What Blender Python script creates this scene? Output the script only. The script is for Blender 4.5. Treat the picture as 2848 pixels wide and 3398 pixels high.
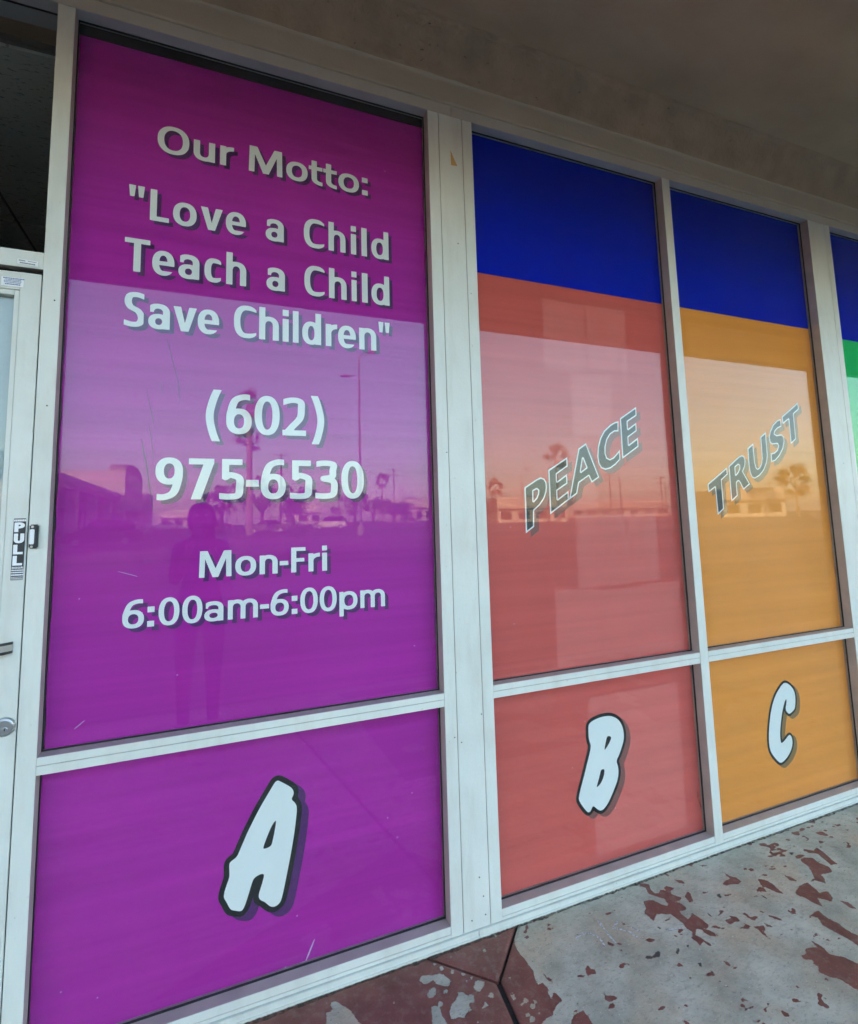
import bpy, bmesh, math, random
import numpy as np
from mathutils import Matrix, Vector
from mathutils.geometry import tessellate_polygon

random.seed(7)
for o in list(bpy.data.objects):
    bpy.data.objects.remove(o)
S = bpy.context.scene
C = S.collection
R = math.radians

# ------------------------------------------------------------------ camera
cam_data = bpy.data.cameras.new('camera')
cam_data.sensor_fit = 'HORIZONTAL'
cam_data.sensor_width = 36.0
cam_data.lens = 22.146
cam_data.shift_x = 0.00775
cam_data.shift_y = -0.05698
cam_data.clip_start = 0.004
cam_data.clip_end = 3000
camera = bpy.data.objects.new('camera', cam_data)
C.objects.link(camera)
CX, CY, CZ = 0.0, -1.72, 1.3732
rt = Vector((0.927601, -0.372694, -0.025614)); up = Vector((-0.017529, -0.111912, 0.993564)); bk = Vector((-0.373161, -0.921181, -0.110342))
camera.matrix_world = Matrix(((rt.x, up.x, bk.x, CX), (rt.y, up.y, bk.y, CY), (rt.z, up.z, bk.z, CZ), (0, 0, 0, 1)))
S.camera = camera

# ------------------------------------------------------------------ sky, sun, exposure
SUN_EL, SUN_AZ = 11.0, -28.0        # degrees; azimuth from +Y towards +X (the sun stands behind the shop)
world = bpy.data.worlds.new('World')
S.world = world
world.use_nodes = True
wn = world.node_tree
bg = wn.nodes['Background']
sky = wn.nodes.new('ShaderNodeTexSky')
sky.sky_type = 'NISHITA'
sky.sun_disc = False
sky.sun_elevation = R(SUN_EL)
sky.sun_rotation = R(SUN_AZ)
sky.altitude = 300
sky.air_density = 1.0
sky.dust_density = 1.6
sky.ozone_density = 1.2
wn.links.new(sky.outputs[0], bg.inputs[0])
bg.inputs[1].default_value = 0.15
sun_data = bpy.data.lights.new('sun', 'SUN')
sun_data.energy = 3.2
sun_data.angle = R(0.53)
sun_data.color = (1.0, 0.74, 0.48)
sun = bpy.data.objects.new('sun', sun_data)
C.objects.link(sun)
sd = Vector((math.sin(R(SUN_AZ)) * math.cos(R(SUN_EL)), math.cos(R(SUN_AZ)) * math.cos(R(SUN_EL)), math.sin(R(SUN_EL))))
sun.rotation_euler = (-sd).to_track_quat('-Z', 'Y').to_euler()
S.view_settings.view_transform = 'Standard'
S.view_settings.look = 'None'
S.view_settings.exposure = 2.8
S.view_settings.gamma = 1.0
S.view_settings.use_curve_mapping = False
S.render.engine = 'CYCLES'
S.cycles.use_denoising = True
S.cycles.use_adaptive_sampling = True
S.cycles.adaptive_threshold = 0.03
S.cycles.adaptive_min_samples = 24
S.cycles.max_bounces = 7
S.cycles.diffuse_bounces = 3
S.cycles.glossy_bounces = 3
S.cycles.transparent_max_bounces = 16
S.cycles.caustics_reflective = False
S.cycles.caustics_refractive = False

# ------------------------------------------------------------------ helpers
def mat(name, color, rough=0.6, metal=0.0, var=0.0, scale=8.0, bump=0.0, bscale=60.0, stretch=(1, 1, 1), spec=0.5, detail=5.0):
    m = bpy.data.materials.new(name); m.use_nodes = True
    nt = m.node_tree; b = nt.nodes['Principled BSDF']
    b.inputs['Base Color'].default_value = (*color, 1)
    b.inputs['Roughness'].default_value = rough
    b.inputs['Metallic'].default_value = metal
    b.inputs['Specular IOR Level'].default_value = spec
    if var or bump:
        tc = nt.nodes.new('ShaderNodeTexCoord')
        mp = nt.nodes.new('ShaderNodeMapping'); mp.inputs['Scale'].default_value = stretch
        nt.links.new(tc.outputs['Object'], mp.inputs[0])
    if var:
        n = nt.nodes.new('ShaderNodeTexNoise'); n.inputs['Scale'].default_value = scale; n.inputs['Detail'].default_value = detail
        nt.links.new(mp.outputs[0], n.inputs['Vector'])
        r = nt.nodes.new('ShaderNodeMapRange'); r.inputs[1].default_value = 0.25; r.inputs[2].default_value = 0.75
        r.inputs[3].default_value = 1 - var; r.inputs[4].default_value = 1 + var
        nt.links.new(n.outputs[0], r.inputs[0])
        mx = nt.nodes.new('ShaderNodeMix'); mx.data_type = 'RGBA'; mx.blend_type = 'MULTIPLY'; mx.inputs[0].default_value = 1
        mx.inputs[6].default_value = (*color, 1)
        nt.links.new(r.outputs[0], mx.inputs[7]); nt.links.new(mx.outputs[2], b.inputs['Base Color'])
    if bump:
        n2 = nt.nodes.new('ShaderNodeTexNoise'); n2.inputs['Scale'].default_value = bscale; n2.inputs['Detail'].default_value = 6
        nt.links.new(mp.outputs[0], n2.inputs['Vector'])
        bp = nt.nodes.new('ShaderNodeBump'); bp.inputs['Strength'].default_value = bump; bp.inputs['Distance'].default_value = 0.01
        nt.links.new(n2.outputs[0], bp.inputs['Height']); nt.links.new(bp.outputs[0], b.inputs['Normal'])
    return m

def link(o, parent=None, label=None, cat=None, group=None, kind=None):
    C.objects.link(o)
    if parent is not None: o.parent = parent
    if label: o['label'] = label
    if cat: o['category'] = cat
    if group: o['group'] = group
    if kind: o['kind'] = kind
    return o

def mesh_obj(name, verts, faces, mats, parent=None, idx=None, smooth=False, **kw):
    me = bpy.data.meshes.new(name)
    me.from_pydata([tuple(v) for v in verts], [], [tuple(f) for f in faces])
    for m in (mats if isinstance(mats, (list, tuple)) else [mats]): me.materials.append(m)
    if idx is not None: me.polygons.foreach_set('material_index', idx)
    if smooth: me.polygons.foreach_set('use_smooth', [True] * len(me.polygons))
    me.update()
    return link(bpy.data.objects.new(name, me), parent, **kw)

def bm_obj(name, bm, mats, parent=None, smooth=False, **kw):
    me = bpy.data.meshes.new(name)
    bmesh.ops.recalc_face_normals(bm, faces=bm.faces)
    bm.to_mesh(me); bm.free()
    for m in (mats if isinstance(mats, (list, tuple)) else [mats]): me.materials.append(m)
    if smooth: me.polygons.foreach_set('use_smooth', [True] * len(me.polygons))
    return link(bpy.data.objects.new(name, me), parent, **kw)

def empty(name, loc=(0, 0, 0), rz=0.0, **kw):
    o = bpy.data.objects.new(name, None); o.location = loc; o.rotation_euler = (0, 0, rz); o.empty_display_size = 0.2
    return link(o, **kw)

def add_box(bm, x0, x1, y0, y1, z0, z1, mi=0):
    v = [bm.verts.new(p) for p in ((x0, y0, z0), (x1, y0, z0), (x1, y1, z0), (x0, y1, z0), (x0, y0, z1), (x1, y0, z1), (x1, y1, z1), (x0, y1, z1))]
    fs = []
    for f in ((0, 3, 2, 1), (4, 5, 6, 7), (0, 1, 5, 4), (1, 2, 6, 5), (2, 3, 7, 6), (3, 0, 4, 7)):
        fc = bm.faces.new([v[i] for i in f]); fc.material_index = mi; fs.append(fc)
    return v, fs

def box(name, x0, x1, y0, y1, z0, z1, m, parent=None, bevel=0.0, **kw):
    bm = bmesh.new(); add_box(bm, x0, x1, y0, y1, z0, z1)
    if bevel: bmesh.ops.bevel(bm, geom=list(bm.edges), offset=bevel, segments=2, affect='EDGES')
    return bm_obj(name, bm, m, parent, **kw)

def member(name, x0, x1, z0, z1, y0, y1, m_face, m_side, parent, ch=0.0012):
    """aluminium section: painted front face with softened edges, dull returns behind it"""
    bm = bmesh.new()
    v, fs = add_box(bm, x0, x1, y0, y1, z0, z1, 1)
    fs[2].material_index = 0
    ed = [e for e in fs[2].edges]
    r = bmesh.ops.bevel(bm, geom=ed, offset=ch, segments=2, affect='EDGES')
    for f in r['faces']: f.material_index = 0
    return bm_obj(name, bm, [m_face, m_side], parent)

def tube(bm, pts, rad, seg=10, cap=True, mi=0):
    rings = []
    n = len(pts)
    for i, p in enumerate(pts):
        p = Vector(p)
        t = (Vector(pts[min(i + 1, n - 1)]) - Vector(pts[max(i - 1, 0)])).normalized()
        a = Vector((0, 0, 1)) if abs(t.z) < 0.9 else Vector((1, 0, 0))
        u = t.cross(a).normalized(); w = t.cross(u)
        r = rad[i] if isinstance(rad, (list, tuple)) else rad
        rings.append([bm.verts.new(p + u * (r * math.cos(2 * math.pi * k / seg)) + w * (r * math.sin(2 * math.pi * k / seg))) for k in range(seg)])
    for a, b in zip(rings[:-1], rings[1:]):
        for k in range(seg):
            f = bm.faces.new((a[k], a[(k + 1) % seg], b[(k + 1) % seg], b[k])); f.material_index = mi
    if cap:
        bm.faces.new(rings[0]).material_index = mi; bm.faces.new(rings[-1][::-1]).material_index = mi

def lathe(bm, prof, seg=24, axis='y', origin=(0, 0, 0), mi=0):
    """prof: (radius, distance along axis)"""
    o = Vector(origin); rings = []
    for r, d in prof:
        ring = []
        for k in range(seg):
            c, s = math.cos(2 * math.pi * k / seg) * r, math.sin(2 * math.pi * k / seg) * r
            ring.append(bm.verts.new(o + (Vector((c, d, s)) if axis == 'y' else Vector((c, s, d)) if axis == 'z' else Vector((d, c, s)))))
        rings.append(ring)
    for a, b in zip(rings[:-1], rings[1:]):
        for k in range(seg):
            bm.faces.new((a[k], a[(k + 1) % seg], b[(k + 1) % seg], b[k])).material_index = mi
    bm.faces.new(rings[0][::-1]).material_index = mi; bm.faces.new(rings[-1]).material_index = mi

def copy_tree(o, parent=None):
    c = o.copy(); C.objects.link(c); c.parent = parent
    for ch in o.children: copy_tree(ch, c)
    return c

# ------------------------------------------------------------------ flat lettering: shapes as signed fields, outlined and filled
def contours(F, x0, y0, h):
    """closed outlines of F<0 on a grid F[j,i]"""
    inside = F < 0
    ny, nx = F.shape
    code = inside[:-1, :-1] * 1 + inside[:-1, 1:] * 2 + inside[1:, 1:] * 4 + inside[1:, :-1] * 8
    seg = {}
    table = {1: [(3, 0)], 2: [(0, 1)], 3: [(3, 1)], 4: [(1, 2)], 5: [(3, 2), (1, 0)], 6: [(0, 2)], 7: [(3, 2)], 8: [(2, 3)], 9: [(2, 0)], 10: [(0, 3), (2, 1)], 11: [(2, 1)], 12: [(1, 3)], 13: [(1, 0)], 14: [(0, 3)]}
    def pt(j, i, e):
        a, b = (((j, i), (j, i + 1)), ((j, i + 1), (j + 1, i + 1)), ((j + 1, i), (j + 1, i + 1)), ((j, i), (j + 1, i)))[e]
        return a + b
    for j, i in zip(*np.nonzero((code > 0) & (code < 15))):
        for a, b in table[int(code[j, i])]:
            seg[pt(j, i, a)] = pt(j, i, b)
    loops = []
    while seg:
        k0, k = seg.popitem(); lp = [k0]
        while k != k0 and k in seg:
            lp.append(k); k = seg.pop(k)
        pts = []
        for (j1, i1, j2, i2) in lp:
            f1, f2 = F[j1, i1], F[j2, i2]; t = f1 / (f1 - f2)
            pts.append((x0 + h * (i1 + t * (i2 - i1)), y0 + h * (j1 + t * (j2 - j1))))
        if len(pts) > 5: loops.append(simplify(pts, h * 0.04))
    return loops

def simplify(p, tol):
    out = []
    n = len(p)
    keep = [True] * n
    for rep in range(3):
        idx = [i for i in range(n) if keep[i]]
        for q in range(1, len(idx) - 1, 2):
            a, b, c = p[idx[q - 1]], p[idx[q]], p[idx[q + 1]]
            dx, dy = c[0] - a[0], c[1] - a[1]; L = math.hypot(dx, dy) + 1e-12
            if abs((b[0] - a[0]) * dy - (b[1] - a[1]) * dx) / L < tol: keep[idx[q]] = False
    return [p[i] for i in range(n) if keep[i]]

def fill(loops):
    # each outline is filled with its own holes, separate pieces one by one
    def inside(p, L):
        c = False
        for (ax, ay), (bx, by) in zip(L, L[1:] + L[:1]):
            if (ay > p[1]) != (by > p[1]) and p[0] < ax + (p[1] - ay) / (by - ay) * (bx - ax): c = not c
        return c
    n = len(loops); depth = [sum(inside(loops[i][0], loops[j]) for j in range(n) if j != i) for i in range(n)]
    vs, tri = [], []
    for i in range(n):
        if depth[i] % 2: continue
        grp = [loops[i]] + [loops[j] for j in range(n) if depth[j] % 2 and inside(loops[j][0], loops[i])]
        b0 = len(vs)
        tri += [tuple(k + b0 for k in t) for t in tessellate_polygon([[Vector((x, y, 0)) for x, y in lp] for lp in grp])]
        vs += [q for lp in grp for q in lp]
    return vs, tri

def flat_mesh(name, loops, y, m, parent, dx=0.0, dz=0.0):
    vs, tri = fill(loops)
    fs = []
    for a, b, c in tri:
        (ax, ay), (bx, by), (cx, cy) = vs[a], vs[b], vs[c]
        fs.append((a, b, c) if (bx - ax) * (cy - ay) - (by - ay) * (cx - ax) > 0 else (a, c, b))
    return mesh_obj(name, [(x + dx, y, z + dz) for x, z in vs], fs, m, parent)

def poly_sdf(P, X, Y):
    P = np.asarray(P, float); n = len(P)
    d = np.full(X.shape, 1e9); ins = np.zeros(X.shape, bool)
    for i in range(n):
        a, b = P[i], P[(i + 1) % n]; e = b - a
        wx, wy = X - a[0], Y - a[1]
        t = np.clip((wx * e[0] + wy * e[1]) / (e @ e + 1e-15), 0, 1)
        d = np.minimum(d, (wx - e[0] * t) ** 2 + (wy - e[1] * t) ** 2)
        if a[1] != b[1]:
            c = ((a[1] <= Y) & (b[1] > Y)) | ((b[1] <= Y) & (a[1] > Y))
            ins ^= c & (X < a[0] + (Y - a[1]) / (b[1] - a[1]) * e[0])
    d = np.sqrt(d)
    return np.where(ins, -d, d)

def chaikin(P, n=2):
    for _ in range(n):
        Q = []
        for i in range(len(P)):
            a, b = P[i], P[(i + 1) % len(P)]
            Q += [(a[0] * .75 + b[0] * .25, a[1] * .75 + b[1] * .25), (a[0] * .25 + b[0] * .75, a[1] * .25 + b[1] * .75)]
        P = Q
    return P

def offset_loops(polys, level, h):
    """outline of a shape (first polygon minus the others) grown by level"""
    P = np.array(polys[0]); m = abs(level) + 4 * h
    x0, y0 = P.min(0) - m; x1, y1 = P.max(0) + m
    xs = np.arange(x0, x1, h); ys = np.arange(y0, y1, h); X, Y = np.meshgrid(xs, ys)
    F = poly_sdf(polys[0], X, Y)
    for q in polys[1:]: F = np.maximum(F, -poly_sdf(q, X, Y))
    return contours(F - level, x0, y0, h)

XH, ASC = 0.735, 1.03
def glyph(ch, w, s, t, h=0.0125):
    """bold humanist letters; unit = cap height, w = width of the letter, s / t = upright / level stroke"""
    x0, y0 = -0.08, -0.36
    X, Y = np.meshgrid(np.arange(x0, w + 0.08, h), np.arange(y0, 1.16, h))
    U = lambda *a: np.minimum.reduce(a)
    I = lambda *a: np.maximum.reduce(a)
    def rect(a, b, c, d): return I(a - X, X - c, b - Y, Y - d)
    def ell(cx, cy, rx, ry, n=2.25): return ((np.abs((X - cx) / max(rx, .01)) ** n + np.abs((Y - cy) / max(ry, .01)) ** n) ** (1 / n) - 1) * min(rx, ry)
    def ring(cx, cy, rx, ry, a=s, b=t): return I(ell(cx, cy, rx, ry), -ell(cx, cy, rx - a, ry - b))
    def poly(*P): return poly_sdf(P, X, Y)
    def spine(P, lo=-9, hi=9, k=26):
        P = [np.array(p, float) for p in P]; P = [2 * P[0] - P[1]] + P + [2 * P[-1] - P[-2]]
        pts = []
        for i in range(1, len(P) - 2):
            for u in np.linspace(0, 1, k, endpoint=False):
                a, b, c, d = P[i - 1], P[i], P[i + 1], P[i + 2]
                pts.append(.5 * (2 * b + (c - a) * u + (2 * a - 5 * b + 4 * c - d) * u * u + (3 * b - a - 3 * c + d) * u ** 3))
        pts.append(P[-2]); pts = np.array(pts); tg = np.gradient(pts, axis=0); tg /= np.linalg.norm(tg, axis=1)[:, None]
        r = np.sqrt((tg[:, 0] * t) ** 2 + (tg[:, 1] * s) ** 2) / 2
        F = np.full(X.shape, 9.0)
        for (px, py), rr in zip(pts, r): F = np.minimum(F, np.hypot(X - px, Y - py) - rr)
        return I(F, lo - X, X - hi)
    e = 0.012
    def arch(a, b, top, sp):      # n-like arch between a and b
        return I(ring((a + b) / 2, sp, (b - a) / 2, top - sp + e), sp - Y)
    def cee(H):
        outer = ell(.56 * w, H / 2, .56 * w, H / 2 + e, 2.5)
        inn = np.where(X < .56 * w, ell(.56 * w, H / 2, .56 * w - s, H / 2 + e - t, 2.3), ell(.56 * w, H / 2, .85 * w, H / 2 + e - t, 2.0))
        return I(outer, -inn, X - w * .985)
    six = lambda: U(ring(w / 2, .315, w / 2, .327), spine([(s / 2, .3), (s / 2 + .012, .52), (.33 * w, .83), (.66 * w, 1 - t / 2 + e), (1.05 * w, .93)], hi=.93 * w))
    if ch == 'O' or ch == '0': F = ring(w / 2, .5, w / 2, .5 + e)
    elif ch == 'o': F = ring(w / 2, XH / 2, w / 2, XH / 2 + e)
    elif ch == 'C': F = cee(1.0)
    elif ch == 'c': F = cee(XH)
    elif ch == 'e':
        r = ring(w / 2, XH / 2, w / 2, XH / 2 + e); m0 = .30
        r = I(r, -I(w * .55 - X, m0 - Y, Y - m0) * 1.0) if False else r
        F = U(I(r, -rect(.5 * w, .185, w + .1, m0)), rect(s * .5, m0, w - .02, m0 + .125))
        F = I(F, -I(rect(.5 * w, .13, w + .1, m0), .5 * w - X), np.where(Y < m0, X - .955 * w, -9))
    elif ch == 'a':
        top = I(ring(.46 * w, XH * .66, .54 * w, XH * .34 + e), XH * .66 - Y, .07 * w - X)
        bowl = ring(.48 * w, .215, .48 * w, .215 + e, s * .98, t * .88)
        F = U(rect(w - s, 0, w, XH * .68), top, I(bowl, X - w + .02))
    elif ch == 'u': F = U(rect(0, .28, s, XH), rect(w - s, 0, w, XH), I(ring(w / 2, .29, w / 2, .29 + e), Y - .29))
    elif ch == 'U': F = U(rect(0, .36, s, 1), rect(w - s, .36, w, 1), I(ring(w / 2, .37, w / 2, .37 + e), Y - .37))
    elif ch in 'nh': F = U(rect(0, 0, s, XH if ch == 'n' else ASC), rect(w - s, 0, w, .45), arch(0, w, XH, .445))
    elif ch == 'm':
        q = (w + s) / 2
        F = U(rect(0, 0, s, XH), rect(q - s, 0, q, .45), rect(w - s, 0, w, .45), arch(0, q, XH, .445), arch(q - s, w, XH, .445))
    elif ch == 'r': F = U(rect(0, 0, s, XH), I(ring(w * 1.08, .42, w * 1.08, XH - .42 + e, s, t * 1.05), .42 - Y, X - w))
    elif ch == 't':
        tx = .2 * w
        F = U(rect(tx, .24, tx + s, .96), rect(0, XH - .15, w, XH), I(ring(w * 1.02, .25, w * 1.02 - tx, .25 + e, s, t), Y - .25, X - w))
    elif ch == 'i': F = U(rect(0, 0, w, XH), rect(0, .83, w, 1.03))
    elif ch == 'l': F = rect(0, 0, w, ASC)
    elif ch in 'dp':
        F = U(ring((w - .03) / 2, XH / 2, (w - .03) / 2, XH / 2 + e), rect(w - s, 0, w, ASC)) if ch == 'd' else U(ring((w + .03) / 2, XH / 2, (w - .03) / 2, XH / 2 + e), rect(0, -.27, s, XH))
    elif ch == 'v': F = poly((0, XH), (s * 1.12, XH), (w / 2, .24), (w - s * 1.12, XH), (w, XH), (w / 2 + s * .56, 0), (w / 2 - s * .56, 0))
    elif ch == 'L': F = U(rect(0, 0, s, 1), rect(0, 0, w, t))
    elif ch == 'T': F = U(rect(0, 1 - t, w, 1), rect(w / 2 - s / 2, 0, w / 2 + s / 2, 1))
    elif ch == 'F': F = U(rect(0, 0, s, 1), rect(0, 1 - t, w, 1), rect(0, .42, w * .92, .42 + t))
    elif ch == 'M': F = poly((0, 0), (.02, 1), (s * 1.42, 1), (w / 2, .33), (w - s * 1.42, 1), (w - .02, 1), (w, 0), (w - s * .95, 0), (w - s * 1.02, .7), (w / 2 + s * .5, 0), (w / 2 - s * .5, 0), (s * 1.02, .7), (s * .95, 0))
    elif ch == 'P': F = U(rect(0, 0, s, 1), I(ring(w * .38, .69, w * .62, .31 + e), s * .4 - X))
    elif ch == 'R': F = U(rect(0, 0, s, 1), I(ring(w * .36, .71, w * .58, .29 + e), s * .4 - X), poly((w * .35, .5), (w * .6, .5), (w, 0), (w - s * 1.15, 0)))
    elif ch == 'D': F = I(ring(w * .4, .5, w * .6, .5), s * .3 - X); F = U(F, rect(0, 0, s, 1))
    elif ch == 'S': F = spine([(1.02 * w, .885), (.62 * w, 1 - t / 2 + e), (.28 * w, .9), (s / 2 + .01, .735), (.3 * w, .575), (.68 * w, .45), (w - s / 2, .265), (.72 * w, .1), (.38 * w, t / 2 - e), (-.06 * w, .115)], .01, .93 * w)
    elif ch == '2': F = U(spine([(-.03, .86), (.4 * w, 1 - t / 2 + e), (.76 * w, .9), (w - s / 2 - .03, .72), (.74 * w, .47), (.42 * w, .24), (.14 * w, .04)], .02), rect(0, 0, w, t)); F = I(F, -Y)
    elif ch == '3': F = U(spine([(-.05, .9), (.42 * w, 1 - t / 2 + e), (.8 * w, .9), (w - s / 2 - .04, .74), (.74 * w, .575), (.35 * w, .525)], .03), spine([(.35 * w, .525), (.78 * w, .46), (w - s / 2, .27), (.76 * w, .1), (.4 * w, t / 2 - e), (-.06, .085)], 0))
    elif ch == '5': F = U(rect(.1 * w, 1 - t, .95 * w, 1), rect(.1 * w, .5, .1 * w + s * .92, 1), spine([(.1 * w + s * .45, .545), (.46 * w, .6), (.82 * w, .52), (w - s / 2, .31), (.78 * w, .1), (.4 * w, t / 2 - e), (-.06, .085)], 0))
    elif ch == '6': F = six()
    elif ch == '9': F = six()
    elif ch == '7': F = U(rect(0, 1 - t, w, 1), poly((w - s * 1.35, 1 - t), (w, 1 - t), (w, .9), (.1 * w + s * 1.25, 0), (.1 * w, 0)))
    elif ch in '()': F = I(spine([(w - s * .38, 1.2), (w * .42, .83), (s * .43, .42), (w * .42, .0), (w - s * .38, -.36)]), Y - 1.09, -.21 - Y)
    elif ch == '-': F = rect(0, .31, w, .48)
    elif ch == ':': F = U(rect(0, 0, w, .205), rect(0, .52, w, .725))
    elif ch == '"': F = U(poly((0, 1.02), (.44 * w, 1.02), (.36 * w, .66), (.08 * w, .66)), poly((.56 * w, 1.02), (w, 1.02), (.92 * w, .66), (.64 * w, .66)))
    else: raise KeyError(ch)
    F = F + 1e-7
    loops = contours(F, x0, y0, h)
    if ch == '9': loops = [[(w - x, 1 - y) for x, y in lp] for lp in loops]
    if ch == ')': loops = [[(w - x, y) for x, y in lp] for lp in loops]
    return loops

def vnoise(x, y, seed=0):
    xi = np.floor(x).astype(np.int64); yi = np.floor(y).astype(np.int64); fx = x - xi; fy = y - yi
    fx = fx * fx * (3 - 2 * fx); fy = fy * fy * (3 - 2 * fy)
    def hsh(a, b):
        n = (a * 374761393 + b * 668265263 + seed * 974634721) & 0x7fffffff
        n = ((n ^ (n >> 13)) * 1274126177) & 0x7fffffff
        return ((n ^ (n >> 16)) & 0xffff) / 65535.0
    return (hsh(xi, yi) * (1 - fx) + hsh(xi + 1, yi) * fx) * (1 - fy) + (hsh(xi, yi + 1) * (1 - fx) + hsh(xi + 1, yi + 1) * fx) * fy

# traced outlines: film lettering in 0.1 mm (x, z), floor paint in mm (x, y)
BIG_A = [[(2131,5915),(2213,5861),(2459,5688),(2554,5590),(2596,5479),(2577,5392),(2512,5293),(2637,5165),(2696,5017),(2673,4774),(2603,4229),(2498,3677),(2418,3301),(2327,2887),(2259,2601),(2203,2444),(2101,2374),(1988,2362),(1876,2425),(1740,2579),(1629,2645),(1566,2743),(1583,2866),(1648,3042),(1702,3221),(1728,3322),(1679,3371),(1556,3361),(1424,3303),(1370,3178),(1296,2942),(1222,2729),(1169,2596),(1105,2509),(1040,2505),(889,2568),(792,2615),(727,2727),(672,2856),(596,2981),(595,3086),(645,3260),(744,3508),(742,3635),(726,3872),(785,3942),(935,4001),(999,4125),(1063,4270),(1127,4395),(1213,4591),(1343,4822),(1564,5213),(1788,5543),(2015,5877),(2073,5918)],[(2044,4793),(2067,4728),(2022,4473),(1956,4180),(1911,4070),(1708,4046),(1685,4091),(1796,4371),(1930,4648)]]
BIG_B = [[(13912,5674),(14058,5769),(14258,5824),(14544,5866),(14887,5861),(15112,5800),(15335,5678),(15496,5509),(15593,5273),(15623,5005),(15581,4792),(15474,4570),(15322,4314),(15151,4107),(15216,3922),(15241,3702),(15193,3475),(15073,3241),(14879,2961),(14657,2669),(14476,2517),(14346,2451),(14221,2457),(14103,2534),(13905,2721),(13803,2557),(13717,2503),(13624,2533),(13475,2709),(13261,3022),(13281,3182),(13395,3469),(13555,3812),(13755,4299),(13905,4652),(13979,4894),(13920,5032),(13886,5208),(13889,5442)],[(14766,5082),(14854,5104),(14951,5066),(14983,5002),(14892,4866),(14736,4698),(14630,4620),(14609,4645),(14695,4900)],[(14392,3926),(14518,3924),(14562,3873),(14514,3691),(14416,3519),(14294,3395),(14150,3323),(14130,3354),(14239,3575),(14341,3809)]]
BIG_C = [[(25376,5737),(25550,5679),(25749,5546),(25921,5346),(25990,5148),(25983,4866),(25915,4594),(25837,4454),(25660,4375),(25468,4307),(25353,4387),(25243,4496),(25255,4645),(25353,4863),(25363,4978),(25319,5001),(25211,4884),(25065,4627),(24930,4325),(24800,3932),(24725,3670),(24689,3425),(24705,3172),(24751,3130),(24919,3181),(25155,3324),(25312,3408),(25413,3361),(25483,3223),(25497,3037),(25424,2843),(25288,2661),(25062,2474),(24831,2358),(24626,2294),(24491,2330),(24289,2501),(24022,2818),(23932,3035),(23919,3352),(23982,3791),(24087,4182),(24253,4657),(24490,5081),(24745,5368),(25070,5626),(25247,5719)]]
PEACE = [[[(11495,14973),(12068,15295),(12277,15377),(12445,15326),(12539,15182),(12554,14980),(12514,14778),(12396,14520),(12177,14265),(11896,14056),(11859,13423),(11462,13177),(11482,14076)],[(11899,14822),(12062,14899),(12127,14850),(12109,14722),(12026,14565),(11884,14433)]],[[(12659,15677),(13624,16224),(13619,15837),(13063,15512),(13054,15213),(13563,15526),(13557,15127),(13044,14840),(13036,14500),(13590,14833),(13587,14467),(12638,13892)]],[[(14616,16833),(15200,15399),(14789,15167),(14654,15446),(14146,15159),(14016,14714),(13594,14467),(14211,16593)],[(14406,16181),(14559,15807),(14263,15622)]],[[(16431,17855),(16393,17400),(16187,17392),(15942,17257),(15748,17016),(15634,16701),(15612,16422),(15674,16239),(15823,16180),(16015,16261),(16396,16598),(16391,16176),(16105,15937),(15821,15779),(15548,15720),(15325,15787),(15196,15984),(15167,16289),(15225,16689),(15368,17064),(15605,17400),(15976,17682),(16221,17804)]],[[(16521,17983),(17476,18549),(17469,18153),(16934,17853),(16930,17534),(17419,17837),(17414,17458),(16922,17167),(16909,16834),(17457,17170),(17453,16764),(16505,16209)]]]
TRUST = [[[(21445,15130),(22804,15934),(22813,15590),(22381,15317),(22375,14625),(22360,13965),(21928,13689),(21918,14404),(21910,14977),(21469,14740)]],[[(22923,15993),(23675,16470),(23912,16549),(24067,16464),(24113,16275),(24048,16010),(23868,15746),(24058,15457),(24277,15138),(23793,14863),(23557,15251),(23471,15280),(23366,15193),(23356,14577),(22901,14296)],[(23370,15942),(23582,16067),(23659,16033),(23640,15888),(23515,15713),(23347,15581)]],[[(24332,16883),(24769,17149),(24763,16732),(24766,16199),(24818,15963),(24893,15890),(25051,15952),(25207,16147),(25292,16447),(25312,16896),(25329,17482),(25759,17756),(25743,17180),(25731,16576),(25627,16214),(25355,15822),(25017,15552),(24657,15402),(24454,15460),(24339,15693),(24307,16073)]],[[(26978,18480),(26974,18083),(26678,17978),(26453,17814),(26390,17689),(26536,17618),(26904,17678),(27070,17577),(27085,17315),(26929,16941),(26604,16566),(26255,16316),(25944,16235),(25977,16673),(26227,16724),(26470,16867),(26591,17084),(26537,17174),(26154,17138),(25989,17218),(25949,17490),(26073,17799),(26345,18148),(26695,18395)]],[[(27078,18601),(28443,19425),(28465,19053),(28015,18791),(28006,18128),(27996,17470),(27550,17191),(27570,17860),(27574,18485),(27097,18213)]]]
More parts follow.
